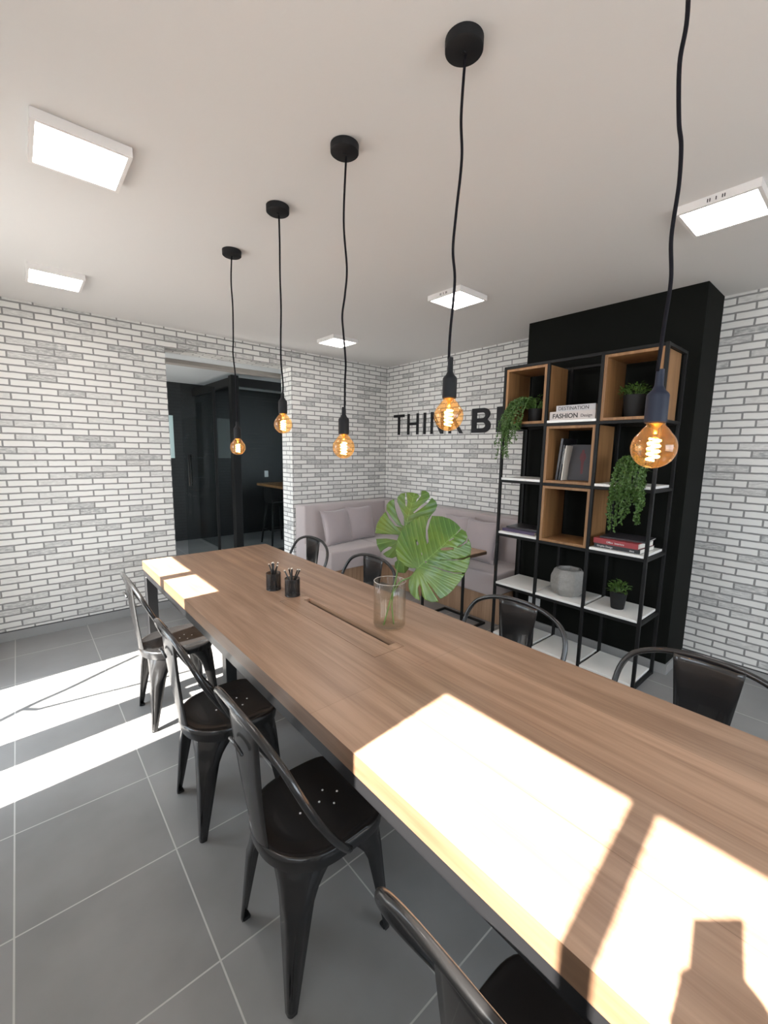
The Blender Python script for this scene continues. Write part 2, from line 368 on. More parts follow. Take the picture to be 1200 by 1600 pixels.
def extrude_poly(bm, outlines, th, mtx, mi=0):
    vs, fs = cdt(outlines, 10)
    b2 = NB(); vv = [b2.verts.new((v.x, v.y, 0)) for v in vs]
    for f in fs:
        try: b2.faces.new([vv[i] for i in f])
        except ValueError: pass
    for v in [v for v in b2.verts if not v.link_faces]: b2.verts.remove(v)
    bmesh.ops.recalc_face_normals(b2, faces=b2.faces)
    r = bmesh.ops.extrude_face_region(b2, geom=list(b2.faces))
    for e in r['geom']:
        if isinstance(e, bmesh.types.BMVert): e.co.z += th
    for f in b2.faces: f.material_index = mi
    merge(bm, b2, mtx)

# ------------------------------------------------------------------ room shell
YB2 = 4.73; YR2 = 7.75
bm = NB(); box(bm, XL-.2, 5.2, YF-.2, YR2+.2, -.1, 0); struct('floor', bm, 'tile')
bm = NB(); box(bm, XL-.2, XR+.2, YF-.2, YB2, H, H+.1); struct('ceiling', bm, 'ceil')
D0, D1, DZ = 1.128, 2.436, 2.517
bm = NB()
def fm(faces, mats):
    for f in faces:
        n = f.normal; f.normal_update(); n = f.normal
        f.material_index = mats[0] if abs(n.y) > .5 else mats[1] if abs(n.x) > .5 else mats[2]
for a in ((XL-.2, D0, YB, YB2, 0, H), (D1, XR+.2, YB, YB2, 0, H), (D0, D1, YB, YB2, DZ, H)): fm(box(bm, *a), (0, 1, 2))
struct('wall_back', bm, ['brick_x', 'brick_y', 'brick_s'])
bm = NB(); box(bm, XR, XR+.2, YF-.2, YB, 0, H); struct('wall_right', bm, 'brick_y')
CX, CY0, CY1 = 3.472, .865, 2.14
bm = NB(); box(bm, CX, XR, CY0, CY1, 0, H); struct('wall_chimney', bm, 'black_wall')
# left wall with two glazed door openings, front wall with a wide window
bm = NB()
A0, A1, AZ = -1.7, .742, 2.53; B0, B1, BZ = 2.30, 3.54, 2.32
for a in ((YF-.2, A0, 0, H), (A1, B0, 0, H), (B1, YB, 0, H), (A0, A1, AZ, H), (A0, A1, 0, 1.85), (B0, B1, BZ, H)): box(bm, XL-.2, XL, a[0], a[1], a[2], a[3])
struct('wall_left', bm, 'white_wall')
bm = NB()
for a in ((XL, .2, 0, H), (3.0, XR, 0, H), (.2, 3.0, 0, .8), (.2, 3.0, 2.3, H)): box(bm, a[0], a[1], YF-.2, YF, a[2], a[3])
struct('wall_front', bm, 'white_wall')
def win_frame(name, parts):
    bm = NB()
    for p in parts: box(bm, *p)
    return struct(name, bm, 'frame_metal')
win_frame('window_1', [(XL-.12, XL-.06, A0, A0+.05, 1.85, AZ), (XL-.12, XL-.06, .092, .146, 1.85, AZ), (XL-.12, XL-.06, -.85, -.78, 1.85, AZ), (XL-.12, XL-.06, A0, A1, AZ-.02, AZ)])
w2 = win_frame('window_2', [(XL-.12, XL-.06, 2.745, 2.835, 0, BZ), (XL-.17, XL-.12, 2.59, 2.80, 0, 1.40), (XL-.12, XL-.06, B0, B1, BZ-.02, BZ)])
bm = NB(); tube(bm, smooth_pts([(0, 3.09, .44), (0, 3.13, .52), (0, 3.195, .644), (0, 3.262, .822), (0, 3.347, 1.0), (0, 3.446, 1.23)], 4), .015, 6)  # unseen rods added to cast forked shadow lines across the sunlit floor
tube(bm, [(0, 3.17, .60), (0, 3.107, .66), (0, 3.05, .93), (0, 2.99, 1.20), (0, 2.94, 1.45)], .013, 6)
obj('shadow_rods', bm, 'frame_metal', w2, loc=(XL-.09, 0, 0))
win_frame('window_3', [(x, x+.05, YF-.12, YF-.07, .8, 2.3) for x in (.2, 1.58, 2.95)] + [(.2, 3.0, YF-.12, YF-.07, .8, .85), (.2, 3.0, YF-.12, YF-.07, 2.25, 2.3)])
# baseboards
def bb(name, segs):
    bm = NB()
    for s in segs: box(bm, *s, 0, .075)
    return struct(name, bm, 'grey_tile')
bb('baseboard_back', [(XL, D0, YB-.012, YB), (D0-.012, D0, YB, YB2)])
bb('baseboard_right', [(XR-.012, XR, YF, CY0), (XR-.012, XR, CY1, 2.2)])
bb('baseboard_chimney', [(CX-.012, CX, CY0-.012, CY1), (CX, XR-.012, CY0-.012, CY0)])
bm = NB(); box(bm, XL, D0, YB-.008, YB, .075, .082); box(bm, XR-.008, XR, YF, CY0, .075, .082); struct('trim_1', bm, 'darkline')
bm = NB(); box(bm, -14, XL-.2, -14, 16, -.14, -.04); box(bm, XL-.2, 12, -14, YF-.2, -.14, -.04); struct('floor_bounce', bm, 'bounce_ground')  # unseen outside ground, added to bounce sunlight up onto the ceiling
# dark room beyond the doorway
bm = NB(); box(bm, XL-.2, 5.2, YR2, YR2+.15, 0, 2.75); struct('wall_far', bm, 'blackbrick')
bm = NB(); box(bm, XL-.2, 5.2, YB2, YR2, 2.66, 2.76); struct('ceiling_far', bm, 'back_ceiling')
bm = NB(); box(bm, 5.0, 5.2, YB2, YR2, 0, 2.66); struct('wall_far_right', bm, 'black_wall')
bm = NB(); box(bm, XL-.2, XL, YB2, 5.0, 0, 2.66); box(bm, XL-.2, XL, 6.7, YR2, 0, 2.66); box(bm, XL-.2, XL, 5.0, 6.7, 2.3, 2.66); struct('wall_far_left', bm, 'black_wall')  # unseen opening added here so daylight brightens the far ceiling
portal((XL-.12, 5.85, 1.15), (0, -PI/2, 0), 2.3, 1.7)  # guides sky light through the added opening
bm = NB(); box(bm, XL, 5.0, 5.0, 5.12, 2.475, 2.66); struct('trim_2', bm, 'beam_beige')
bm = NB(); box(bm, D0-.3, D1+.3, YB2, 4.999, DZ, 2.66); struct('trim_3', bm, 'back_ceiling')

# ------------------------------------------------------------------ far room contents
g = thing('glass_partition', 'black framed glass partition with corner post in the dark room beyond the doorway', 'partition', (2.33, 6.0, 0))
bm = NB(); rbox(bm, 0, .11, 0, .11, 0, 2.60, .006); obj('corner_post', bm, 'frame_metal', g)
bm = NB(); rbox(bm, .11, 2.6, .0, .09, 2.46, 2.575, .004); rbox(bm, 0, .09, .11, 1.74, 2.46, 2.575, .004); obj('top_rail', bm, 'frame_metal', g)
bm = NB(); rbox(bm, .11, 2.6, .0, .06, 0, .05, .004); obj('bottom_rail', bm, 'frame_metal', g)
bm = NB(); box(bm, .04, .05, .11, 1.74, .0, 2.46); obj('side_pane', bm, 'pane', g)
bm = NB(); box(bm, .11, 2.6, .04, .05, .05, 2.46); obj('front_pane', bm, 'pane', g)
g = thing('glass_door', 'clear glass door leaf with tall black double handle in the dark far room', 'door', (1.68, 6.05, 0))
bm = NB(); box(bm, 0, .44, 0, .01, .02, 2.42); obj('pane', bm, 'pane', g)
bm = NB()
for yy in (-.035, .045):
    xx = .05 if yy < 0 else .10
    tube(bm, [(xx, yy, 1.08), (xx, yy, 1.50)], .012); 
for zz in (1.12, 1.46): tube(bm, [(.05, -.035, zz), (.10, .045, zz)], .008)
obj('handle', bm, 'frame_metal', g)
bm = NB(); rbox(bm, .405, .44, -.008, .018, .02, 2.42, .003); obj('edge_rail', bm, 'frame_metal', g)
bm = NB(); rbox(bm, 0, .30, -.006, 0, 0, .70, .001); tag(obj('wall_notice', bm, 'paper', loc=(1.71, YR2-.002, 1.42)), 'pale blue paper sheet on the black wall seen at the left edge of the doorway', 'poster')
bm = NB(); rbox(bm, 0, .075, -.01, 0, 0, .12, .003); rbox(bm, .028, .047, -.014, -.009, .035, .085, .001); tag(obj('wall_outlet', bm, 'outlet', loc=(3.60, YR2-.001, 1.06)), 'small white socket plate on the black brick wall beyond the doorway', 'outlet')
t = thing('bar_table', 'tall wooden topped counter in the dark room behind the glass partition', 'table', (3.17, 6.15, 0))
bm = NB(); rbox(bm, 0, 1.6, 0, 1.0, .96, 1.0, .003); obj('tabletop', bm, 'box_wood', t)
bm = NB(); rbox(bm, .5, 1.5, .1, .9, 0, .96, .01); obj('base', bm, 'frame_metal', t)
t = thing('bar_stool', 'black metal bar stool tucked at the tall counter in the dark far room', 'stool', (3.28, 6.62, 0))
bm = NB(); rbox(bm, -.15, .15, -.15, .15, .70, .73, .012); rbox(bm, -.155, -.145, -.15, .15, .73, .95, .003); obj('seat', bm, 'frame_metal', t)
for sx in (-1, 1):
    for sy in (-1, 1):
        bm = NB(); tube(bm, [(sx*.12, sy*.12, .70), (sx*.19, sy*.2, 0)], [.022, .014], 8); obj('leg', bm, 'frame_metal', t)
bm = NB(); tube(bm, [(-.17, -.18, .25), (.17, -.18, .25), (.17, .18, .25), (-.17, .18, .25), (-.17, -.18, .25)], .009, 6); obj('foot_rail', bm, 'frame_metal', t)

# ------------------------------------------------------------------ banquette sofa
s = thing('corner_sofa', 'taupe upholstered L-shaped banquette on a wooden plinth in the room corner', 'sofa', (D1+.02, YB, 0))
def S_(x0, x1, y0, y1, z0, z1, r=.018, b=None, seg=3):
    b = b or NB(); ox, oy = D1+.02, YB
    rbox(b, x0-ox, x1-ox, y0-oy, y1-oy, z0, z1, r, seg); return b
x1 = XR-.002; yb = YB-.002; SL = D1+.022
obj('plinth', S_(3.27, x1, 2.155, yb, 0, .285, .003, S_(SL+.04, 3.28, 3.82, yb, 0, .285, .003), 1), 'plinth_wood', s)
obj('seat_back_wall', S_(SL, 3.172, 3.72, yb-.2, .286, .50), 'sofa', s, smooth=50)
obj('seat_side_wall', S_(3.174, x1-.2, 2.15, yb-.2, .286, .50), 'sofa', s, smooth=50)
obj('backrest_back_wall', S_(SL, x1, 4.265, yb, .286, .945, .022), 'sofa', s, smooth=50)
obj('backrest_side_wall', S_(3.655, x1, 2.15, 4.262, .286, .945, .022), 'sofa', s, smooth=50)
def pillow_bm(w_, h_, t_, seed=0, n=22):
    rnd = random.Random(seed); bm = NB(); g_ = {}
    ph = [rnd.uniform(0, 6.3) for _ in range(4)]
    for side in (1, -1):
        for i in range(n+1):
            for j in range(n+1):
                u, v = 2*i/n-1, 2*j/n-1
                edge = (i in (0, n) or j in (0, n))
                if side == -1 and edge: g_[(side, i, j)] = g_[(1, i, j)]; continue
                pin_u = 1-.07*(1-v*v)*0-.055*(1-abs(v)**2); pin_v = 1-.055*(1-abs(u)**2)
                x = u*w_/2*pin_u*(1+.04*abs(u*v)); z = v*h_/2*pin_v*(1+.04*abs(u*v))
                k = max(0, (1-u*u))*max(0, (1-v*v))
                y = side*t_/2*(k**.42) + .004*math.sin(5*u+ph[0])*math.sin(4*v+ph[1])*k
                g_[(side, i, j)] = bm.verts.new((x, y, z))
    for side in (1, -1):
        for i in range(n):
            for j in range(n):
                q = [g_[(side, i, j)], g_[(side, i+1, j)], g_[(side, i+1, j+1)], g_[(side, i, j+1)]]
                try: bm.faces.new(q if side == -1 else q[::-1])
                except ValueError: pass
    return bm
def put_pillow(loc, rot, wh, seed, label):
    t = obj('cushion', pillow_bm(wh[0], wh[1], .13, seed), 'pillow', smooth=80, loc=loc); t.rotation_euler = rot
    bm = NB(); w_, h_ = wh; n = 20; pts = []
    for (a, b, fx) in (((-1, -1), (1, -1), 0), ((1, -1), (1, 1), 1), ((1, 1), (-1, 1), 0), ((-1, 1), (-1, -1), 1)):
        for k in range(n):
            u = a[0]+(b[0]-a[0])*k/n; v = a[1]+(b[1]-a[1])*k/n
            pts.append((u*w_/2*(1-.055*(1-v*v))*(1+.04*abs(u*v)), 0, v*h_/2*(1-.055*(1-u*u))*(1+.04*abs(u*v))))
    tube(bm, pts+[pts[0]], .0035, 6, False); obj('piping', bm, 'pillow', t)
    return tag(t, label, 'cushion', 'cushions on the corner sofa')
put_pillow((2.80, 4.10, .695), (math.radians(-14), 0, math.radians(10)), (.43, .41), 1, 'mauve grey cushion with a pinched crease, leftmost on the banquette')
put_pillow((3.18, 4.15, .700), (math.radians(-12), 0, math.radians(4)), (.42, .41), 2, 'mauve grey cushion leaning just right of the creased one on the back wall seat')
put_pillow((3.50, 2.57, .70), (math.radians(-13), 0, math.radians(-93)), (.40, .41), 3, 'mauve grey cushion beside the bookshelf on the right wall seat')
put_pillow((3.57, 2.93, .70), (math.radians(-10), 0, math.radians(-88)), (.38, .41), 4, 'mauve grey cushion mostly hidden behind the big green leaf on the right wall seat')

# C-shaped side table
t = thing('side_table', 'small wooden topped side table on black square tube legs before the banquette', 'table', (3.0, 2.5, 0))
bm = NB(); rbox(bm, -.2, .16, -.26, .26, .674, .70, .002); obj('tabletop', bm, 'slot', t)
bm = NB(); rbox(bm, -.197, .157, -.257, .257, .7005, .706, .001); obj('top_veneer', bm, 'plinth_wood', t)
for sy in (-1, 1):
    bm = NB(); rbox(bm, -.15, -.13, sy*.24-.01, sy*.24+.01, .02, .673, .002); obj('leg', bm, 'frame_metal', t)
bm = NB()
for sy in (-1, 1): rbox(bm, -.15, .20, sy*.24-.01, sy*.24+.01, 0, .02, .002)
rbox(bm, .18, .20, -.23, .23, 0, .02, .002); obj('base_frame', bm, 'frame_metal', t)

# ------------------------------------------------------------------ bookshelf
SX0, SX1 = 3.034, 3.415
SY = [2.06, 1.69, 1.305, .93]; SZ = [2.255, 1.80, 1.355, .905, .465, .012]
bs = thing('bookshelf', 'tall black steel frame bookshelf with wooden boxes and white boards before the black wall', 'shelf', (SX0, 1.495, 0))
def L_(x0, x1, y0, y1, z0, z1, r=.0015, b=None):
    b = b or NB(); rbox(b, x0-SX0, x1-SX0, y0-1.495, y1-1.495, z0, z1, r, 1); return b
hw = .0105
for y in SY:
    for x in (SX0, SX1-.021):
        obj('upright', L_(x, x+.021, y-hw, y+hw, 0, SZ[0]+hw), 'frame_metal', bs)
for z in SZ:
    b = NB()
    for y0, y1 in zip(SY[1:], SY):
        for x in (SX0+.001, SX1-.020): L_(x, x+.019, y0+hw, y1-hw, z-hw, z+hw, b=b)
    for y in (SY[0], SY[3]): L_(SX0+.021, SX1-.021, y-hw+.001, y+hw-.001, z-hw, z+hw, b=b)
    obj('rail', b, 'frame_metal', bs)
def board(y0, y1, zi):
    obj('board', L_(SX0+.002, SX1-.022, y0+hw+.0015, y1-hw-.0015, SZ[zi]+hw+.001, SZ[zi]+hw+.019, .002), 'white_board', bs)
board(SY[2], SY[1], 1); board(SY[1], SY[0], 2); board(SY[3], SY[2], 2); board(SY[1], SY[0], 3); board(SY[3], SY[2], 3)
for z in (4, 5):
    for a, b_ in zip(SY[1:], SY): board(a, b_, z)
def wbox(ci, ri):
    y0, y1 = SY[ci+1]+hw+.001, SY[ci]-hw-.001; z0, z1 = SZ[ri+1]+hw+.001, SZ[ri]-hw-.001; th = .02; xa, xb = SX0+.004, SX1-.06
    b = NB(); L_(xa, xb, y0, y0+th, z0, z1, b=b); L_(xa, xb, y1-th, y1, z0, z1, b=b); L_(xa, xb, y0+th, y1-th, z0, z0+th, b=b); L_(xa, xb, y0+th, y1-th, z1-th, z1, b=b)
    obj('wooden_box', b, 'box_wood', bs)
wbox(0, 0); wbox(2, 0); wbox(1, 1); wbox(1, 2)

# wall letters
def arcp(cx, cy, rx, ry, a0, a1, n=14): return [(cx+rx*math.cos(math.radians(a0+(a1-a0)*k/n)), cy+ry*math.sin(math.radians(a0+(a1-a0)*k/n))) for k in range(n+1)]
def bar(x0, y0, x1, y1): return [(x0, y0), (x1, y0), (x1, y1), (x0, y1)]
hL = .262; tt = .038
def letter(ch, y_left, w_, polys, weight):
    bm = NB()
    # local: u to the right (world -y), v up, thickness towards -x
    mt = Matrix(((0, 0, -1, 0), (-1, 0, 0, 0), (0, 1, 0, 0), (0, 0, 0, 1)))
    for p in polys: extrude_poly(bm, p, .012, mt)
    o = obj('wall_letter', bm, 'letter', loc=(XR-.0005, y_left, 1.802))
    tag(o, 'black %s wall letter %s mounted on the white brick wall' % (weight, ch), 'sign letter', 'letters of the slogan on the right brick wall')
T = lambda a: [a]
letter('T', 4.329, .2, [[[(0, hL), (.203, hL), (.203, hL-.034), (.12, hL-.034), (.12, 0), (.083, 0), (.083, hL-.034), (0, hL-.034)]]], 'slim')
letter('H', 4.066, .2, [[[(0, 0), (.036, 0), (.036, .118), (.166, .118), (.166, 0), (.202, 0), (.202, hL), (.166, hL), (.166, .152), (.036, .152), (.036, hL), (0, hL)]]], 'slim')
letter('I', 3.776, .04, [[bar(0, 0, .038, hL)]], 'slim')
letter('N', 3.655, .2, [[[(0, 0), (.036, 0), (.036, .20), (.165, 0), (.205, 0), (.205, hL), (.169, hL), (.169, .062), (.042, hL), (0, hL)]]], 'slim')
letter('K', 3.365, .2, [[[(0, 0), (.037, 0), (.037, .085), (.073, .125), (.165, 0), (.212, 0), (.098, .152), (.205, hL), (.16, hL), (.037, .132), (.037, hL), (0, hL)]]], 'slim')
bo = [(0, 0), (.15, 0)] + arcp(.165, .073, .085, .073, -90, 62)[1:] + arcp(.155, .197, .083, .065, -50, 90) + [(0, hL)]
letter('B', 3.03, .25, [[bo, [(.065, .047), (.14, .047)] + arcp(.148, .078, .036, .03, -80, 80, 8) + [(.14, .109), (.065, .109)], [(.065, .155), (.135, .155)] + arcp(.145, .185, .034, .03, -80, 80, 8) + [(.135, .215), (.065, .215)]]], 'bold')
letter('I', 2.706, .07, [[bar(0, 0, .068, hL)]], 'bold')
go = arcp(.14, .131, .14, .131, 35, 325, 40) + [(.262, .135), (.14, .135), (.14, .09), (.19, .09)] + arcp(.14, .131, .072, .075, 315, 42, 26)
letter('G', 2.56, .26, [[go]], 'bold')

# outlets on black wall
for k, y in enumerate((1.955, 1.885)):
    bm = NB(); rbox(bm, -.008, 0, -.022, .022, -.035, .035, .003); rbox(bm, -.011, -.006, -.01, .01, -.014, .014, .001)
    tag(obj('wall_outlet', bm, 'outlet', loc=(CX-.001, y, .255)), ('left' if k == 0 else 'right') + ' one of two small white sockets on the black wall low behind the shelf', 'outlet', 'sockets on the black wall')

# ------------------------------------------------------------------ books
def text_mesh(body, size, mat, parent, loc, rot, th=.0006, bold=0):
    cu = bpy.data.curves.new('lettering', 'FONT'); cu.body = body; cu.size = size; cu.extrude = th; cu.offset = bold; cu.align_x = 'LEFT'
    to = bpy.data.objects.new('tmp_text', cu); COL.objects.link(to)
    bpy.context.view_layer.update()
    me = bpy.data.meshes.new_from_object(to.evaluated_get(bpy.context.evaluated_depsgraph_get()))
    bpy.data.objects.remove(to); me.materials.clear(); me.materials.append(M[mat])
    o = bpy.data.objects.new('lettering', me); COL.objects.link(o); o.parent = parent; o.location = loc; o.rotation_euler = rot; return o
def book(name, loc, rot, w_, d_, h_, cover, label, group, cat='book'):
    """w_ = spine length (local x), d_ = depth (local y), h_ = thickness; spine at y=0 facing -y"""
    t = thing(name, label, cat, loc, 0, group); t.rotation_euler = rot
    c = .0018; bm = NB(); box(bm, 0, w_, 0, d_, 0, c); box(bm, 0, w_, 0, d_, h_-c, h_); box(bm, 0, w_, 0, c, c, h_-c); obj('cover', bm, cover, t)
    bm = NB(); box(bm, .003, w_-.003, c, d_-.004, c, h_-c); obj('pages', bm, 'page', t)
    return t
RZ = -PI/2   # spine facing -x, text reading left to right for the viewer
zt = SZ[1]+hw+.0195
b1 = book('book', (3.055, 1.668, zt), (0, 0, RZ), .335, .26, .062, 'book_beige', 'thick beige hardback lettered FASHION Design lying on the white board', 'books lying in the top centre bay')
text_mesh('FASHION', .046, 'ink', b1, (.022, -.0008, .014), (PI/2, 0, 0), bold=.0010); text_mesh('Design', .030, 'ink', b1, (.232, -.0008, .017), (PI/2, 0, 0))
b2 = book('book', (3.065, 1.625, zt+.0625), (0, 0, RZ), .285, .23, .043, 'book_grey', 'pale grey hardback lettered DESTINATION lying on the beige book', 'books lying in the top centre bay')
text_mesh('DESTINATION', .035, 'ink', b2, (.015, -.0008, .009), (PI/2, 0, 0))
zt = SZ[3]+hw+.0195
b3 = book('book', (3.075, 1.275, zt), (0, 0, RZ-.03), .30, .25, .03, 'book_black', 'black magazine with small white spine lettering, under the red book', 'books lying in the right bay')
text_mesh('Graphic Design', .017, 'ink_white', b3, (.02, -.0008, .008), (PI/2, 0, 0)); text_mesh('ideas', .015, 'ink_white', b3, (.235, -.0008, .008), (PI/2, 0, 0))
b4 = book('book', (3.07, 1.280, zt+.0305), (0, 0, RZ-.05), .295, .25, .037, 'book_red', 'red spined book lying on the black magazine on the right white board', 'books lying in the right bay')
text_mesh('Office  Interiors', .018, 'ink_white', b4, (.09, -.0008, .011), (PI/2, 0, 0))
book('magazine', (3.10, 1.25, zt+.068), (0, 0, RZ+.06), .29, .24, .010, 'cover_grey', 'dark grey covered magazine lying on top of the red book', 'books lying in the right bay', 'magazine')
book('magazine', (3.08, 2.040, zt), (0, 0, RZ-.02), .30, .27, .022, 'book_purple', 'dark purple magazine lying on the left white board, bottom of its pile', 'magazines lying in the left bay', 'magazine')
book('magazine', (3.13, 2.035, zt+.0225), (0, 0, RZ+.05), .28, .22, .012, 'book_dark', 'dark glossy magazine lying on the purple magazine in the left bay', 'magazines lying in the left bay', 'magazine')
# upright books in the centre box
zt = SZ[2]+hw+.0215
def upright(y, x, lean, hh, dd, th, cov, label, covers=True):
    t = thing('book', label, 'book', (x, y, zt), 0, 'books standing in the centre box'); t.rotation_euler = (lean, 0, 0)
    c = .002; bm = NB(); box(bm, 0, dd, -th, -th+c, 0, hh); box(bm, 0, dd, -c, 0, 0, hh); box(bm, 0, c, -th+c, -c, 0, hh); obj('cover', bm, cov, t)
    bm = NB(); box(bm, c, dd-.004, -th+c, -c, .003, hh-.003); obj('pages', bm, 'page', t); return t
upright(1.632, 3.13, math.radians(5.5), .315, .22, .016, 'book_dark', 'tall dark book leaning leftmost in the centre wooden box')
u = upright(1.603, 3.125, math.radians(5.0), .265, .20, .012, 'book_black', 'black book with white spine lettering leaning second in the centre box')
text_mesh('PHOTOGRAPHY', .016, 'ink_white', u, (-.0008, -.0105, .24), (PI/2, PI/2, -PI/2))
u = upright(1.585, 3.13, math.radians(5.0), .262, .20, .007, 'page', 'white spined book leaning between the black lettered one and the figure cover')
t = thing('book', 'book standing face out with a dark red figure on its grey cover', 'book', (3.20, 1.565, zt), 0, 'books standing in the centre box'); t.rotation_euler = (0, .10, .25)
bm = NB(); rbox(bm, 0, .022, -.175, 0, 0, .27, .001); obj('cover', bm, 'cover_grey', t)
bm = NB(); vs = [(.085, .05), (.082, .14), (.070, .17), (.074, .20), (.083, .21), (.083, .225), (.092, .235), (.101, .225), (.101, .21), (.110, .20), (.116, .17), (.103, .14), (.10, .05)]
extrude_poly(bm, [[(-a, b) for a, b in vs]], .001, Matrix(((0, 0, -1, -.0003), (1, 0, 0, 0), (0, 1, 0, 0), (0, 0, 0, 1)))); obj('figure_print', bm, 'figure_red', t)

# ------------------------------------------------------------------ plants
def leaflet(bm, p, d, n, L, W):
    d = d.normalized(); s_ = d.cross(n)
    if s_.length < 1e-4: s_ = Vector((1, 0, 0))
    s_ = s_.normalized(); n = s_.cross(d)
    pts = [p, p+d*L*.35+s_*W*.5+n*L*.08, p+d*L*.75+s_*W*.35+n*L*.05, p+d*L-n*L*.1, p+d*L*.75-s_*W*.35+n*L*.05, p+d*L*.35-s_*W*.5+n*L*.08]
    mid = bm.verts.new(p+d*L*.5-n*L*.05); v = [bm.verts.new(q) for q in pts]
    for a in range(6):
        f = bm.faces.new((v[a], v[(a+1) % 6], mid)); f.smooth = True
def rv(a=1): return Vector((random.uniform(-a, a), random.uniform(-a, a), random.uniform(-a, a)))
def pot_bm(r0, r1, h):
    bm = NB(); lathe(bm, [(0, 0), (r0*.96, 0), (r0, .004), (r1, h-.003), (r1, h), (r1-.006, h), (r1-.009, h-.012), (0, h-.013)], 32); return bm
def pot_plant(name, loc, r0, r1, h, label, bushy=140, spread=.06, top=.08, L=.022, W=.014, strands=(), cat='potted plant', lm='leaf_small'):
    t = thing(name, label, cat, loc, 0)
    obj('pot', pot_bm(r0, r1, h), 'pot', t, smooth=40)
    bm = NB(); lathe(bm, [(r1-.0095, h-.010), (r1*.5, h-.004), (0, h-.002)], 20); obj('soil', bm, 'soil', t)
    bm = NB(); st = NB()
    for k in range(bushy):
        a = random.uniform(0, 2*PI); rr = spread*math.sqrt(random.random()); zz = h-.004+top*random.uniform(.1, 1)*(1-.5*(rr/spread)**2)
        p = Vector((rr*math.cos(a), rr*math.sin(a), zz)); d = Vector((math.cos(a), math.sin(a), random.uniform(-.2, .9)))+rv(.5)
        leaflet(bm, p, d, Vector((0, 0, 1))+rv(.4), L*random.uniform(.7, 1.2), W*random.uniform(.7, 1.2))
        if k % 6 == 0: tube(st, [(p.x*.2, p.y*.2, h-.012), (p.x*.7, p.y*.7, (h+zz)/2), p], .0012, 4, False)
    for s_ in strands:
        pts = smooth_pts([(0, 0, h-.01)]+list(s_), 10)
        pts = [p+rv(.003) for p in pts]
        tube(st, pts, .0011, 4, False)
        for i in range(2, len(pts)):
            for q in range(3):
                p = pts[i]+rv(.007); leaflet(bm, p, rv(1)+Vector((-.6, 0, -.5)), Vector((-1, 0, .4))+rv(.5), L*random.uniform(.6, 1.0), W*random.uniform(.7, 1.1))
    obj('stems', st, 'stem', t); f = obj('foliage', bm, lm, t)
    return t
zb = SZ[4]+hw+.0195
pot_plant('potted_plant', (3.19, 1.125, zb), .043, .057, .125, 'small leafy plant in a round charcoal pot on the long white board', 120, .062, .085, .03, .017)
pot_plant('potted_plant', (3.19, 1.14, SZ[1]+hw+.022), .055, .072, .15, 'small fern in a charcoal pot inside the top right wooden box', 150, .085, .085, .028, .016)
def trail(n, ys, front, zlo, zhi, z0=0.0, rx=(.0, .05)):
    out = []
    for k in range(n):
        y = random.uniform(*ys); x = front-random.uniform(.005, .05); lo = random.uniform(zlo, zhi)
        y2 = y+random.uniform(-.03, .03)
        out.append([(front*.45, y*.5, .16+random.uniform(-.03, .03)), (front*.9, y*.85, .12+random.uniform(-.03, .03)), (x, y, .0), (x+random.uniform(-.015, .015), y2, lo*.5), (x+random.uniform(-.015, .015), y2+random.uniform(-.02, .02), lo)])
    return out
random.seed(11)
pot_plant('trailing_plant', (3.15, 1.84, SZ[1]+hw+.022), .045, .06, .10, 'trailing fine leaved plant spilling left from the top left wooden box', 260, .10, .11, .018, .011,
          trail(9, (.10, .19), -.15, -.30, -.16)+trail(12, (.03, .19), -.14, -.18, -.02), 'trailing plant', 'leaf_trail')
random.seed(12)
pot_plant('trailing_plant', (3.14, 1.07, SZ[2]+hw+.0195), .042, .055, .09, 'dense trailing plant hanging over the white board in the right bay', 260, .085, .12, .020, .013,
          trail(17, (-.10, .09), -.125, -.30, -.10)+trail(10, (-.06, .07), -.13, -.10, .0), 'trailing plant', 'leaf_trail')
# faceted concrete planter
bm = NB(); prof = [(0, 0), (.098, 0), (.122, .035), (.122, .165), (.100, .205), (.080, .205), (.076, .03), (0, .03)]
r = lathe(bm, [(0, 0), (.092, 0), (.130, .06), (.130, .145), (.105, .205), (.092, .207)], 7, smooth=False, phase=.35)
bmesh.ops.bevel(bm, geom=list(bm.edges), offset=.005, segments=2, affect='EDGES')
inner = lathe(bm, [(.086, .2055), (.080, .196), (.075, .04), (0, .04)], 7, phase=.35)
tag(obj('concrete_planter', bm, 'concrete', smooth=18, loc=(3.20, 1.50, zb)), 'faceted grey concrete planter standing empty on the long white board', 'planter')

# ------------------------------------------------------------------ conference table
TX0, TX1, TY0, TY1, TZ = .637, 1.604, -.15, 3.469, .76
t = thing('conference_table', 'long wooden conference table with black steel frame under the hanging bulbs', 'table', (TX0, TY0, 0))
def TB(x0, x1, y0, y1, z0, z1, r=.0015, b=None):
    b = b or NB(); rbox(b, x0-TX0, x1-TX0, y0-TY0, y1-TY0, z0, z1, r, 1); return b
# top with an opening for the cable slot
lx0, lx1, ly0, ly1 = 1.032, 1.190, 1.245, 2.065; g_ = .0024
sx0, sx1, sy0, sy1 = 1.146, 1.184, 1.29, 2.01
bm = NB()
for a in ((TX0, lx0-g_, TY0, TY1), (lx1+g_, TX1, TY0, TY1), (lx0-g_, lx1+g_, TY0, ly0-g_), (lx0-g_, lx1+g_, ly1+g_, TY1)): box(bm, a[0]-TX0, a[1]-TX0, a[2]-TY0, a[3]-TY0, TZ-.062, TZ)
obj('tabletop', bm, 'table_wood', t)
bm = NB()
for a in ((lx0, sx0, ly0, ly1), (sx1, lx1, ly0, ly1), (sx0, sx1, ly0, sy0), (sx0, sx1, sy1, ly1)): box(bm, a[0]-TX0, a[1]-TX0, a[2]-TY0, a[3]-TY0, TZ-.02, TZ)
obj('cable_lid', bm, 'table_wood', t)
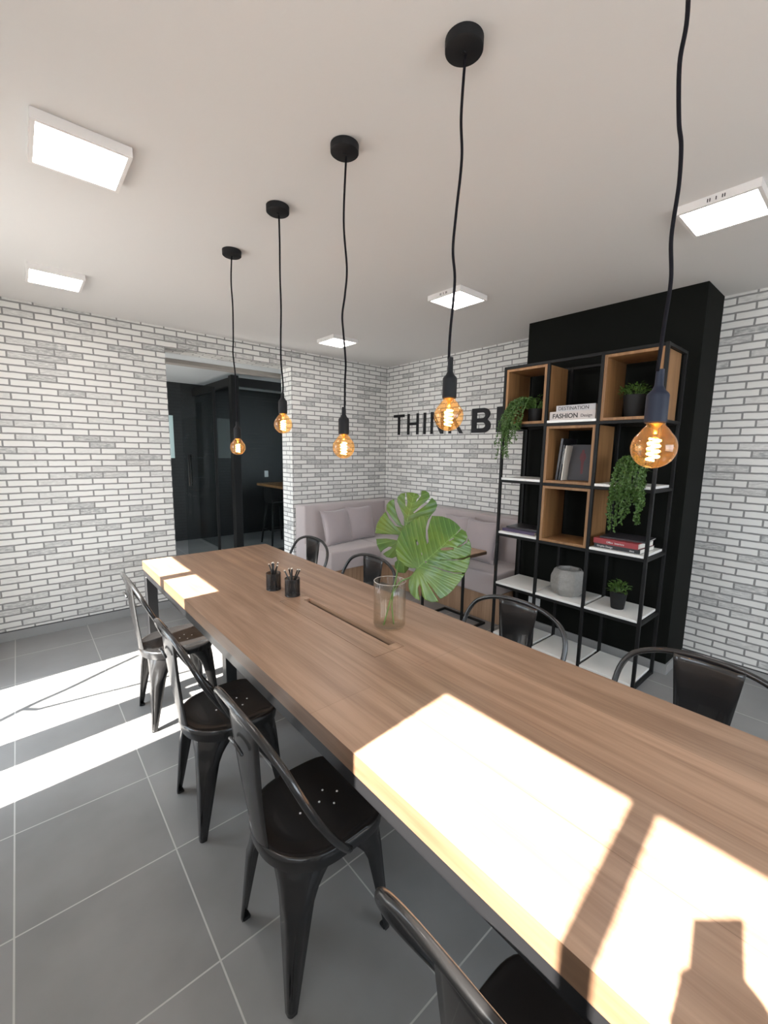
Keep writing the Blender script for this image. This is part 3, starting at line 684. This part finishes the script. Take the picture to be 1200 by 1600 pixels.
obj('cable_tray', TB(lx0-.002, lx1+.002, ly0-.002, ly1+.002, TZ-.10, TZ-.03), 'slot', t)
bm = NB()
TB(TX0+.004, TX0+.054, TY0+.004, TY1-.004, .65, .697, b=bm); TB(TX1-.054, TX1-.004, TY0+.004, TY1-.004, .65, .697, b=bm)
MLY = 2.25
for y in (TY0+.004, MLY, TY1-.054): TB(TX0+.054, TX1-.054, y, y+.05, .65, .697, b=bm)
obj('frame', bm, 'black_metal', t)
for x in (TX0+.004, TX1-.074):
    for y in (TY0+.004, TY1-.074): obj('leg', TB(x, x+.07, y, y+.07, 0, .65, .003), 'black_metal', t)
for x in (.79, TX1-.30): obj('leg', TB(x, x+.06, MLY, MLY+.06, 0, .65, .003), 'black_metal', t)

# ------------------------------------------------------------------ chairs
def seat_outline(n=72):
    out = []
    for k in range(n):
        a = 2*PI*k/n; c, s_ = math.cos(a), math.sin(a)
        if c >= 0:   # front: superellipse
            e = 5.0; r = (abs(c/.185)**e+abs(s_/.180)**e)**(-1/e)
        else:
            e = 2.25; r = (abs(c/.185)**e+abs(s_/.180)**e)**(-1/e)
        out.append((r*c, r*s_))
    return out
def make_chair(label):
    t = thing('metal_chair', label, 'chair', (0, 0, 0), 0, 'black metal chairs around the long table')
    bm = NB(); o = seat_outline(); rings = []
    for sc_, z in ((1.0, .405), (1.02, .432), (1.015, .443), (.995, .4495), (.965, .4505), (.935, .448), (.90, .4435), (.6, .4415), (.3, .4405)):
        rings.append([bm.verts.new((x*sc_, y*sc_, z)) for x, y in o])
    for a, b in zip(rings, rings[1:]):
        for k in range(len(o)): bm.faces.new((a[k], a[(k+1) % len(o)], b[(k+1) % len(o)], b[k]))
    c0 = bm.verts.new((0, 0, .440))
    for k in range(len(o)): bm.faces.new((rings[-1][k], rings[-1][(k+1) % len(o)], c0))
    obj('seat', bm, 'chair_metal', t, smooth=50)
    for a, b in ((0, 0), (.035, .035), (.035, -.035), (-.035, .035), (-.035, -.035), (.07, 0), (-.07, 0)):
        bm = NB(); lathe(bm, [(.0038, 0), (.0038, .0010), (.0, .0012)], 10, (a+.03, b, .4410)); obj('seat_hole_light', bm, 'white_plastic', t)  # pale discs paint the light that shows through the seat's drain holes
    for sx in (-1, 1):
        for sy in (-1, 1):
            bm = NB(); rows = []
            rear = sx < 0
            for z in (.438, .425, .41, .39, .37, .345, .31, .27, .22, .16, .10, .05, .015, 0):
                f = 1-z/.44
                cx_ = sx*((.152 if rear else .170)+(.026)*f); cy_ = sy*(.156+.018*f)
                a_ = .022+.155*z+.085*max(0, (z-.30)/.14)**2
                a_ = min(a_, .155)
                r_ = a_*(.72 if rear and z > .3 else .45)+.0
                pts = [(a_, 0)]
                nseg = 8
                pts += [(r_-r_*math.sin(PI/2*k/nseg), r_-r_*math.cos(PI/2*k/nseg)) for k in range(nseg+1)]
                pts += [(0, a_)]
                row = []
                for i, (px, py) in enumerate(pts):
                    dent = .005 if (4 <= i <= 6 and .04 < z < .35) else 0
                    row.append(bm.verts.new((cx_-sx*(px+dent), cy_-sy*(py+dent), z)))
                rows.append(row)
            for a, b in zip(rows, rows[1:]):
                for k in range(len(a)-1): bm.faces.new((a[k], a[k+1], b[k+1], b[k]))
            lg = obj('leg', bm, 'chair_metal', t, smooth=60)
            md = lg.modifiers.new('th', 'SOLIDIFY'); md.thickness = .003; md.offset = 1
            fx, fy = sx*((.152 if rear else .170)+.026), sy*.174
            b2 = NB(); rbox(b2, min(fx, fx-sx*.026), max(fx, fx-sx*.026), min(fy, fy-sy*.026), max(fy, fy-sy*.026), 0, .012, .004); obj('foot_cap', b2, 'silicone', lg)
    half = [(.015, .186, .425), (-.01, .207, .462), (-.055, .237, .53), (-.105, .262, .61), (-.150, .272, .69), (-.185, .262, .765), (-.207, .225, .820), (-.222, .15, .855), (-.229, .07, .869), (-.231, 0, .872)]
    pts = smooth_pts(half+[(x, -y, z) for x, y, z in half[-2::-1]], 4)
    bm = NB(); tube(bm, pts, .0108, 12)
    for sy in (-1, 1):
        lathe(bm, [(.0, -.004), (.009, -.003), (.009, .003), (0, .004)], 12, (.012, sy*.196, .437))
    obj('back_hoop', bm, 'chair_metal', t)
    bm = NB(); rows = []
    for k in range(15):
        f = k/14; z = .425+.442*f; xx = -.182-.006*math.sin(f*PI)-.047*f; hw_ = .056+.050*f
        rows.append([bm.verts.new((xx-.014*(1-(j/4-1)**2)+.010, (j/4-1)*hw_, z)) for j in range(9)])
    for a, b in zip(rows, rows[1:]):
        for j in range(8): bm.faces.new((a[j], a[j+1], b[j+1], b[j]))
    sp = obj('backrest_panel', bm, 'chair_metal', t, smooth=60); md = sp.modifiers.new('th', 'SOLIDIFY'); md.thickness = .003
    bm = NB(); tube(bm, smooth_pts([(-.236, -.045, .765), (-.240, -.03, .778), (-.242, 0, .783), (-.240, .03, .778), (-.236, .045, .765)], 4), [.002]+[.005]*15+[.002], 8)
    obj('hand_grip', bm, 'chair_metal', sp)
    bm = NB()
    for s1 in (1, -1): tube(bm, [(-.13, -.13*s1, .36), (.14, .13*s1, .36)], .006, 8)
    obj('cross_brace', bm, 'chair_metal', t)
    return t
ch = make_chair('black metal chair on the window side, nearest the far end in the sunlit floor')
LC = [(.632, 2.66, 0, None), (.618, 1.79, 0, 'black metal chair on the window side, second from the table far end'),
      (.632, 1.075, 0, 'black metal chair on the window side, largest in view with whole seat showing'),
      (.630, .250, 0, 'black metal chair cropped by the bottom edge, closest to the camera')]
RC = [(1.57, 2.97, PI, 'black metal chair on the sofa side, farthest from the camera by the far corner'),
      (1.57, 2.19, PI, 'black metal chair on the sofa side, directly behind the glass vase'),
      (1.57, 1.075, PI, 'black metal chair on the sofa side, in front of the bookshelf'),
      (1.57, .32, PI, 'black metal chair on the sofa side at the right picture edge')]
ch.location = (LC[0][0], LC[0][1], 0)
for x, y, rz, lb in LC[1:]+RC: dup(ch, (x, y, 0), rz, lb)

# ------------------------------------------------------------------ things on the table
# ribbed glass vase with two monstera leaves
VX, VY = 1.285, 1.445
bm = NB(); rib = lambda a: 1+.007*math.cos(30*a)
lathe(bm, [(0, .003), (.060, .001), (.071, .004), (.0755, .012), (.0755, .22), (.0745, .2215), (.0735, .22), (.0735, .016), (.068, .010), (0, .009)], 240, rfun=rib)
gv = tag(obj('glass_vase', bm, 'vase', loc=(VX, VY, TZ)), 'clear ribbed glass vase holding two large leaf stems on the wooden table', 'vase')
bm = NB(); tube(bm, [(.0747*math.cos(a*PI/24), .0747*math.sin(a*PI/24), .2222) for a in range(49)], .0011, 6, False); obj('rim', bm, 'page', gv)
v = thing('monstera_stem', 'large front monstera leaf, bright green, in the glass vase', 'leaf', (VX, VY, TZ+.012), 0, 'monstera leaves in the vase')
v2 = thing('monstera_stem', 'smaller monstera leaf with deep slits behind the large one in the vase', 'leaf', (VX, VY, TZ+.012), 0, 'monstera leaves in the vase')
def pix(cx_, cy_): return (570+cx_/6.153, 750+cy_/6.153)
def leaf(parent, outline, holes, base, tip, depth, tilt, curl, veinsp):
    """outline in crop units; leaf is laid out about its base, sized to metres at its distance, then posed"""
    sc_ = depth/664.04/6.153
    B = Vector(base)
    tr = lambda q: Vector(((q[0]-B.x)*sc_, -(q[1]-B.y)*sc_))
    md = (tr(tip)).normalized(); pd = Vector((md.y, -md.x))
    vs, fs = cdt([[tr(q) for q in outline]]+[[tr(q) for q in h] for h in holes], .0055)
    bm = NB(); vv = []; vein = []
    for q in vs:
        s_, t_ = q.dot(md), q.dot(pd); r_ = q.length
        c_ = (s_-.62*abs(t_))
        if c_ > 0: ph = c_/veinsp
        else: ph = math.atan2(-c_, abs(t_)+.001)*-5.5
        fr = abs((ph % 1)-.5)*2      # 1 on the vein
        z = -curl*r_*r_ + .0030*(1-fr)*min(1, abs(t_)/.03) - .05*abs(t_)*0 - .10*abs(t_)*math.exp(-abs(t_)/.04)*-1
        z += .012*math.sin(14*s_+3)*min(1, abs(t_)/.1) + .008*math.sin(23*t_+1)
        vv.append(bm.verts.new((q.x, q.y, z))); vein.append((ph+40, abs(t_) if s_ > 0 else 1))
    for f in fs:
        try: bm.faces.new([vv[i] for i in f])
        except ValueError: pass
    bm.verts.index_update(); keep = [i for i, v_ in enumerate(vv) if v_.link_faces]
    vals = [vein[i] for i in keep]
    for v_ in vv:
        if not v_.link_faces: bm.verts.remove(v_)
    bm.faces.ensure_lookup_table()
    me_o = obj('leaf_blade', bm, 'monstera', parent, smooth=60)
    at = me_o.data.attributes.new('vein', 'FLOAT', 'POINT')
    a2 = me_o.data.attributes.new('side', 'FLOAT', 'POINT')
    for i, x in enumerate(vals): at.data[i].value = x[0]; a2.data[i].value = x[1]
    # pose: base at the point of the ray through its place in the photograph
    bx, by = pix(*base)
    d = (_fw + _r2*((bx-600)/664.04) + _u2*((800-by)/664.04))
    P = CAM_LOC + d*depth
    R = Matrix((_r2, _u2, -_fw)).transposed().to_4x4() @ Matrix.Rotation(tilt[0], 4, 'X') @ Matrix.Rotation(tilt[1], 4, 'Y')
    me_o.matrix_basis = Matrix.Translation(P-parent.location) @ R
    s = me_o.modifiers.new('th', 'SOLIDIFY'); s.thickness = .0006
    return P
o1 = [(500, 850), (455, 905), (420, 960), (412, 1020), (432, 1085), (475, 1130), (528, 1152), (512, 1090), (505, 1035), (520, 1000), (535, 1040), (548, 1110), (575, 1145), (640, 1168), (715, 1165),
      (690, 1120), (640, 1050), (585, 965), (650, 1040), (700, 1105), (735, 1142), (800, 1110), (870, 1055), (945, 975), (1000, 900), (950, 895), (880, 896), (760, 870), (600, 812), (760, 858), (880, 885), (1005, 888), (1030, 850), (1052, 790), (1060, 728), (980, 758), (860, 768), (720, 768), (860, 760), (980, 746), (1062, 712),
      (1072, 640), (1058, 585), (1040, 545), (1020, 590), (960, 625), (900, 642), (960, 612), (1010, 575), (1032, 530), (1020, 480), (975, 448), (900, 520), (968, 440), (930, 395), (865, 348), (780, 322), (680, 318), (655, 380), (628, 470), (625, 590), (610, 612), (604, 540), (612, 440), (635, 370), (652, 318),
      (560, 326), (480, 368), (400, 430), (345, 500), (312, 585), (298, 680), (318, 765), (380, 825), (440, 848)]
h1 = [[(500, 570), (510, 560), (525, 610), (515, 630)], [(545, 700), (553, 700), (556, 722), (547, 722)], [(738, 655), (800, 642), (880, 645), (870, 660), (800, 672), (745, 672)], [(578, 780), (592, 785), (588, 800), (578, 795)], [(830, 575), (880, 545), (885, 551), (836, 580)]]
P1 = leaf(v, o1, h1, (500, 850), (980, 440), 1.83, (math.radians(-10), math.radians(6)), 0.55, .026)
o2 = [(372, 560), (330, 585), (285, 575), (200, 560), (92, 562), (105, 625), (145, 695), (175, 668), (225, 640), (262, 645), (235, 668), (185, 695), (165, 710), (205, 742), (262, 752), (300, 735), (310, 770), (285, 790), (280, 840), (320, 888), (385, 892), (420, 850), (440, 760),
      (500, 600), (560, 450), (640, 330), (672, 290), (690, 240), (678, 200), (640, 165), (600, 225), (540, 275), (475, 322), (468, 310), (530, 255), (590, 200), (622, 160), (612, 118), (580, 96), (540, 95), (536, 150), (510, 190), (488, 218), (500, 180), (527, 150), (500, 124), (450, 110), (388, 106),
      (405, 200), (400, 255), (388, 240), (378, 180), (380, 108), (335, 112), (300, 145), (297, 195), (330, 260), (375, 350), (380, 445), (355, 430), (310, 350), (275, 250), (262, 166), (215, 180), (183, 222), (186, 275), (240, 350), (310, 430), (370, 460), (290, 440), (215, 360), (176, 290), (125, 350), (92, 420), (80, 505), (160, 515), (250, 520), (330, 528)]
P2 = leaf(v2, o2, [], (372, 560), (475, 108), 1.98, (math.radians(-6), math.radians(-14)), 0.7, .03)
for o_, P_, off in ((v, P1, (.01, -.02)), (v2, P2, (-.035, .0))):
    q = P_-o_.location
    bm = NB(); tube(bm, smooth_pts([(off[0], off[1], 0), (off[0]*.2+.01, off[1]*.2, .11), (q.x*.35+.01, q.y*.3, .21), (q.x*.8, q.y*.8, q.z*.85 if q.z > .22 else .21), (q.x, q.y, q.z-.002)], 8), .0035, 8); obj('stalk', bm, 'stem', o_)
# pencil cups
def cup(x, y, label):
    t = thing('pencil_cup', label, 'pencil holder', (x, y, TZ), 0, 'wire mesh pencil cups on the table')
    bm = NB(); lathe(bm, [(.0425, .004), (.0425, .098)], 48); obj('mesh_wall', bm, 'wire', t)
    bm = NB(); lathe(bm, [(.0, 0), (.043, 0), (.0435, .003), (.043, .006), (.0, .006)], 40); obj('base', bm, 'black_metal', t)
    bm = NB(); ring = [(.0425*math.cos(a*PI/20), .0425*math.sin(a*PI/20), .099) for a in range(41)]; tube(bm, ring, .0018, 6, False); obj('rim', bm, 'black_metal', t)
cup(1.10, 2.28, 'black wire mesh pencil cup on the table, farther of the pair'); cup(1.135, 2.115, 'black wire mesh pencil cup on the table, nearer of the pair')
def pencil(cx_, cy_, az, lean, which, hgt, nm_):
    Ln = .172; 
    t = thing('pencil', '%s black pencil with pale end standing in the %s wire mesh cup' % (nm_, which), 'pencil', (cx_-math.cos(az)*.020, cy_-math.sin(az)*.020, TZ+.0065), 0, 'pencils in the %s cup' % which)
    t.rotation_euler = Vector((math.cos(az)*math.sin(lean), math.sin(az)*math.sin(lean), math.cos(lean))).to_track_quat('Z', 'Y').to_euler()
    bm = NB(); lathe(bm, [(0, 0), (.0042, .012), (.0042, hgt)], 8, smooth=False); obj('barrel', bm, 'pencil', t)
    bm = NB(); lathe(bm, [(.0043, hgt), (.0043, hgt+.006), (.0, hgt+.0065)], 8, smooth=False); obj('end_cap', bm, 'pencil_end', t)
names = ['leftmost', 'left leaning', 'centre', 'upright middle', 'right leaning', 'rightmost', 'rear']
_c, _s = _r2.x, _r2.y
raz = math.atan2(_s, _c)
for which, cx_, cy_, lst in (('farther', 1.10, 2.28, [(PI, .30, .150), (PI-.5, .20, .152), (.6, .12, .155), (.2, .30, .158), (1.6, .22, .150), (-.4, .34, .148)]),
                             ('nearer', 1.135, 2.115, [(PI+.1, .42, .150), (PI-.4, .28, .150), (1.4, .08, .150), (-1.2, .10, .148), (.1, .34, .150), (.5, .44, .150)])):
    for k, (da, ln, hg) in enumerate(lst): pencil(cx_, cy_, raz+da, ln, which, hg, names[k])

# ------------------------------------------------------------------ pendant lamps
CORD = {1: (2.55, [(1.018, 2.665), (1.012, 2.532), (1.014, 2.394), (1.012, 2.218), (1.009, 2.135), (1.016, 2.01), (1.019, 1.873), (1.019, 1.743)], (1.018, 1.594), 1.02),
 2: (1.965, [(1.016, 2.665), (1.019, 2.545), (1.014, 2.403), (1.018, 2.26), (1.015, 2.113), (1.011, 2.008), (1.021, 1.904), (1.020, 1.856)], (1.018, 1.709), 1.01),
 3: (1.43, [(1.017, 2.664), (1.009, 2.443), (1.019, 2.276), (1.013, 2.182), (1.003, 2.105), (1.003, 2.04), (1.017, 1.93), (1.016, 1.857), (1.010, 1.752)], (1.008, 1.597), 1.01),
 4: (.88, [(1.026, 2.665), (1.022, 2.517), (1.023, 2.405), (1.012, 2.267), (1.007, 2.164), (1.012, 2.078), (1.004, 1.934), (1.006, 1.861)], (1.010, 1.693), 1.02),
 5: (.33, [(1.0, 2.665), (.990, 2.50), (.988, 2.371), (.984, 2.297), (1.020, 2.222), (1.024, 2.177), (1.045, 2.118), (1.043, 2.022), (1.044, 1.937), (1.042, 1.84), (1.042, 1.76)], (1.055, 1.60), 1.0)}
PL = {1: 'hanging filament bulb pendant farthest away, in front of the dark doorway', 2: 'hanging filament bulb pendant by the right edge of the doorway, second farthest',
      3: 'hanging filament bulb pendant before the back brick wall, middle of the five', 4: 'hanging filament bulb pendant covering the slogan letters on the wall', 5: 'nearest hanging filament bulb pendant, in front of the bookshelf'}
for k, (Y, pts, (bx, bz), cx_) in CORD.items():
    t = thing('pendant_lamp', PL[k], 'pendant lamp', (cx_, Y, H), 0, 'bare bulb pendants above the table')
    if True:
        bm = NB(); lathe(bm, [(0, -.030), (.047, -.030), (.052, -.026), (.0525, -.001), (0, -.001)], 40); lathe(bm, [(.0, -.034), (.006, -.034), (.006, -.029)], 12); obj('canopy', bm, 'silicone', t, smooth=40)
    ez = pts[-1][1]; ex = pts[-1][0]
    bm = NB(); tube(bm, smooth_pts([(x-cx_, .004*math.sin(i*2.1), z-H) for i, (x, z) in enumerate(pts)], 8), .0040, 10); obj('cord', bm, 'cord', t)
    c = (bx-cx_, 0, bz-H)
    ex = bx-cx_ if k != 5 else bx-cx_-.006
    bm = NB(); z0 = bz+.052-H; 
    if True:
        lathe(bm, [(.0, z0), (.019, z0), (.0215, z0+.003), (.0215, z0+.058), (.0200, z0+.062), (.0125, z0+.070), (.0085, z0+.079), (.0078, ez-H+.004 if ez-H > z0+.09 else z0+.105), (.0, ez-H+.004 if ez-H > z0+.09 else z0+.105)], 28, (ex, 0, 0))
    so = obj('lamp_holder', bm, 'silicone_blue' if k == 5 else 'silicone', t, smooth=35)
    R = .0445
    bm = NB(); prof = [(.0, -R)] + [(R*math.sin(a*PI/24), -R*math.cos(a*PI/24)) for a in range(1, 19)]
    prof += [(.0245, .0415), (.0185, .047), (.0168, .055)]
    lathe(bm, prof, 36, c); bl = obj('bulb', bm, 'amber', t, smooth=80)
    bm = NB(); n = 110; sp = [(c[0]+.0115*math.cos(i/n*2*PI*4.2), .0115*math.sin(i/n*2*PI*4.2), c[2]-.028+.048*i/n) for i in range(n+1)]
    tube(bm, sp, .0021, 6); obj('filament', bm, 'filament', bl)
    bm = NB(); lathe(bm, [(0, .030), (.0045, .030), (.005, .040), (.012, .0505), (.0155, .054), (0, .054)], 16, c); obj('glass_stem', bm, 'brass', bl)

# ------------------------------------------------------------------ ceiling panels
def panel(x, y, label, clip):
    t = thing('ceiling_light', label, 'ceiling light', (x, y, H), 0, 'square LED ceiling lights')
    s_ = .15; bm = NB()
    for a in ((-s_, s_, -s_, -s_+.014), (-s_, s_, s_-.014, s_), (-s_, -s_+.014, -s_+.014, s_-.014), (s_-.014, s_, -s_+.014, s_-.014)): box(bm, *a, -.036, -.0005)
    obj('frame', bm, 'white_plastic', t)
    bm = NB(); box(bm, -s_+.014, s_-.014, -s_+.014, s_-.014, -.033, -.028); obj('diffuser', bm, 'panel', t)
    if clip:
        bm = NB()
        for q in (-.03, -.022, 0, .022, .03): box(bm, -s_-.0012, -s_, q-.002, q+.002, -.026, -.012)
        obj('clip_marks', bm, 'ink', t)
panel(.272, 2.125, 'lit square ceiling light at the upper left, largest in view', False)
panel(.285, 3.70, 'lit square ceiling light at the left above the brick wall', False)
panel(2.515, .60, 'lit square ceiling light at the right picture edge', True)
panel(2.50, 2.135, 'lit square ceiling light in front of the black wall top', True)
panel(2.565, 3.75, 'lit square ceiling light nearest the room corner', False)

# ------------------------------------------------------------------ the photographer, whose phone and hands shade the table
def skin_body(verts, edges):
    me = bpy.data.meshes.new('body_rig'); names_ = list(verts); ix = {n: i for i, n in enumerate(names_)}
    me.from_pydata([verts[n][0] for n in names_], [(ix[a], ix[b]) for a, b in edges], [])
    o = bpy.data.objects.new('body_rig', me); COL.objects.link(o)
    md = o.modifiers.new('s', 'SKIN'); sb = o.modifiers.new('d', 'SUBSURF'); sb.levels = 2; sb.render_levels = 2; md.use_smooth_shade = True
    for i, n in enumerate(names_):
        r = verts[n][1]; me.skin_vertices[0].data[i].radius = r if isinstance(r, tuple) else (r, r)
    me.skin_vertices[0].data[ix['pelvis']].use_root = True
    bpy.context.view_layer.update()
    m2 = bpy.data.meshes.new_from_object(o.evaluated_get(bpy.context.evaluated_depsgraph_get()))
    bpy.data.objects.remove(o); return m2
V = {'pelvis': ((0, 0, .98), (.15, .11)), 'waist': ((0, .01, 1.12), (.135, .10)), 'chest': ((0, 0, 1.30), (.155, .11)), 'top': ((0, -.01, 1.42), (.11, .08)), 'neck': ((0, .0, 1.50), .055),
     'chin': ((0, .03, 1.57), .065), 'head': ((0, .03, 1.66), (.078, .09)), 'crown': ((0, .015, 1.735), .06)}
Eg = [('pelvis', 'waist'), ('waist', 'chest'), ('chest', 'top'), ('top', 'neck'), ('neck', 'chin'), ('chin', 'head'), ('head', 'crown')]
for n, s_ in (('l', -1), ('r', 1)):
    V.update({n+'hip': ((s_*.10, 0, .90), .095), n+'knee': ((s_*.12, .02, .50), .062), n+'ank': ((s_*.13, -.01, .09), .042), n+'toe': ((s_*.145, .15, .035), .035),
              n+'sh': ((s_*.18, -.01, 1.41), .058), n+'elb': ((s_*.23, .12, 1.19), .043)})
    wx = -.070 if s_ < 0 else .045
    V.update({n+'wr': ((wx+s_*.02, .360, 1.36), .026), n+'palm': ((wx, .388, 1.42), (.028, .018))})
    Eg += [('pelvis', n+'hip'), (n+'hip', n+'knee'), (n+'knee', n+'ank'), (n+'ank', n+'toe'), ('top', n+'sh'), (n+'sh', n+'elb'), (n+'elb', n+'wr'), (n+'wr', n+'palm')]
    for k in range(4):
        z = 1.482-.021*k; V[n+'f%da' % k] = ((wx-s_*.000, .402, z-.012), .0088); V[n+'f%db' % k] = ((wx-s_*.016, .434, z), .0082); V[n+'f%dc' % k] = ((wx-s_*(.036-.004*abs(k-1)), .437, z+.002), .0072)
        Eg += [(n+'palm', n+'f%da' % k), (n+'f%da' % k, n+'f%db' % k), (n+'f%db' % k, n+'f%dc' % k)]
    V[n+'t1'] = ((wx-s_*.008, .395, 1.445), .0105); V[n+'t2'] = ((wx-s_*.028, .400, 1.458), .009); Eg += [(n+'palm', n+'t1'), (n+'t1', n+'t2')]
me = skin_body(V, Eg); me.name = 'person'
for m_ in ('skin', 'shirt', 'jeans', 'book_black'): me.materials.append(M[m_])
for p in me.polygons:
    c = p.center; p.material_index = 3 if c.z < .10 else 2 if c.z < 1.0 else 0 if (c.z > 1.475 or c.y > .20) else 1; p.use_smooth = True
per = bpy.data.objects.new('person', me); COL.objects.link(per)
fh = Vector((_fw.x, _fw.y, 0)).normalized()
per.location = Vector((0, 0, 0))-fh*.42; per.rotation_euler = (0, 0, math.radians(-40.665))
tag(per, 'person in dark shirt and jeans standing at the table edge holding up a phone', 'person')
bm = NB(); bmesh.ops.create_icosphere(bm, subdivisions=3, radius=1)
for v_ in bm.verts: v_.co = Vector((v_.co.x*.090, v_.co.y*.103-.0, v_.co.z*.092)) + Vector((0, .012 if v_.co.y < 0 else -.012, 1.70)) 
bmesh.ops.delete(bm, geom=[v_ for v_ in bm.verts if v_.co.z < 1.66 and v_.co.y > .02 or v_.co.z < 1.60], context='VERTS')
obj('hair', bm, 'hair', per, smooth=180)
for sx in (-1, 1):
    bm = NB(); bmesh.ops.create_icosphere(bm, subdivisions=2, radius=.011); 
    for v_ in bm.verts: v_.co += Vector((sx*.030, .100, 1.665))
    obj('eye', bm, 'page', per, smooth=180)
bm = NB(); tube(bm, [(0, .098, 1.675), (0, .122, 1.635), (0, .105, 1.628)], [.006, .012, .008], 8); obj('nose', bm, 'skin', per, smooth=180)
bm = NB(); tube(bm, [(-.022, .085, 1.597), (0, .098, 1.598), (.022, .085, 1.597)], [.003, .006, .003], 8); obj('mouth', bm, 'figure_red', per, smooth=180)
for sx in (-1, 1):
    bm = NB(); tube(bm, [(sx*.082, .02, 1.69), (sx*.090, .005, 1.67), (sx*.082, .02, 1.635)], .008, 8); obj('ear', bm, 'skin', per, smooth=180)
ph = thing('smartphone', 'dark smartphone held upright in both hands over the table edge', 'phone', CAM_LOC - _fw*.0075)
ph.rotation_euler = Matrix((_r2, _u2, -_fw)).transposed().to_euler()
bm = NB(); rbox(bm, -.078, .012, -.140, .030, -.004, .004, .0035, 3); obj('body', bm, 'phone', ph)
bm = NB(); rbox(bm, -.067, .009, -.137, .017, .0041, .0046, .0002, 1); obj('screen', bm, 'book_black', ph)
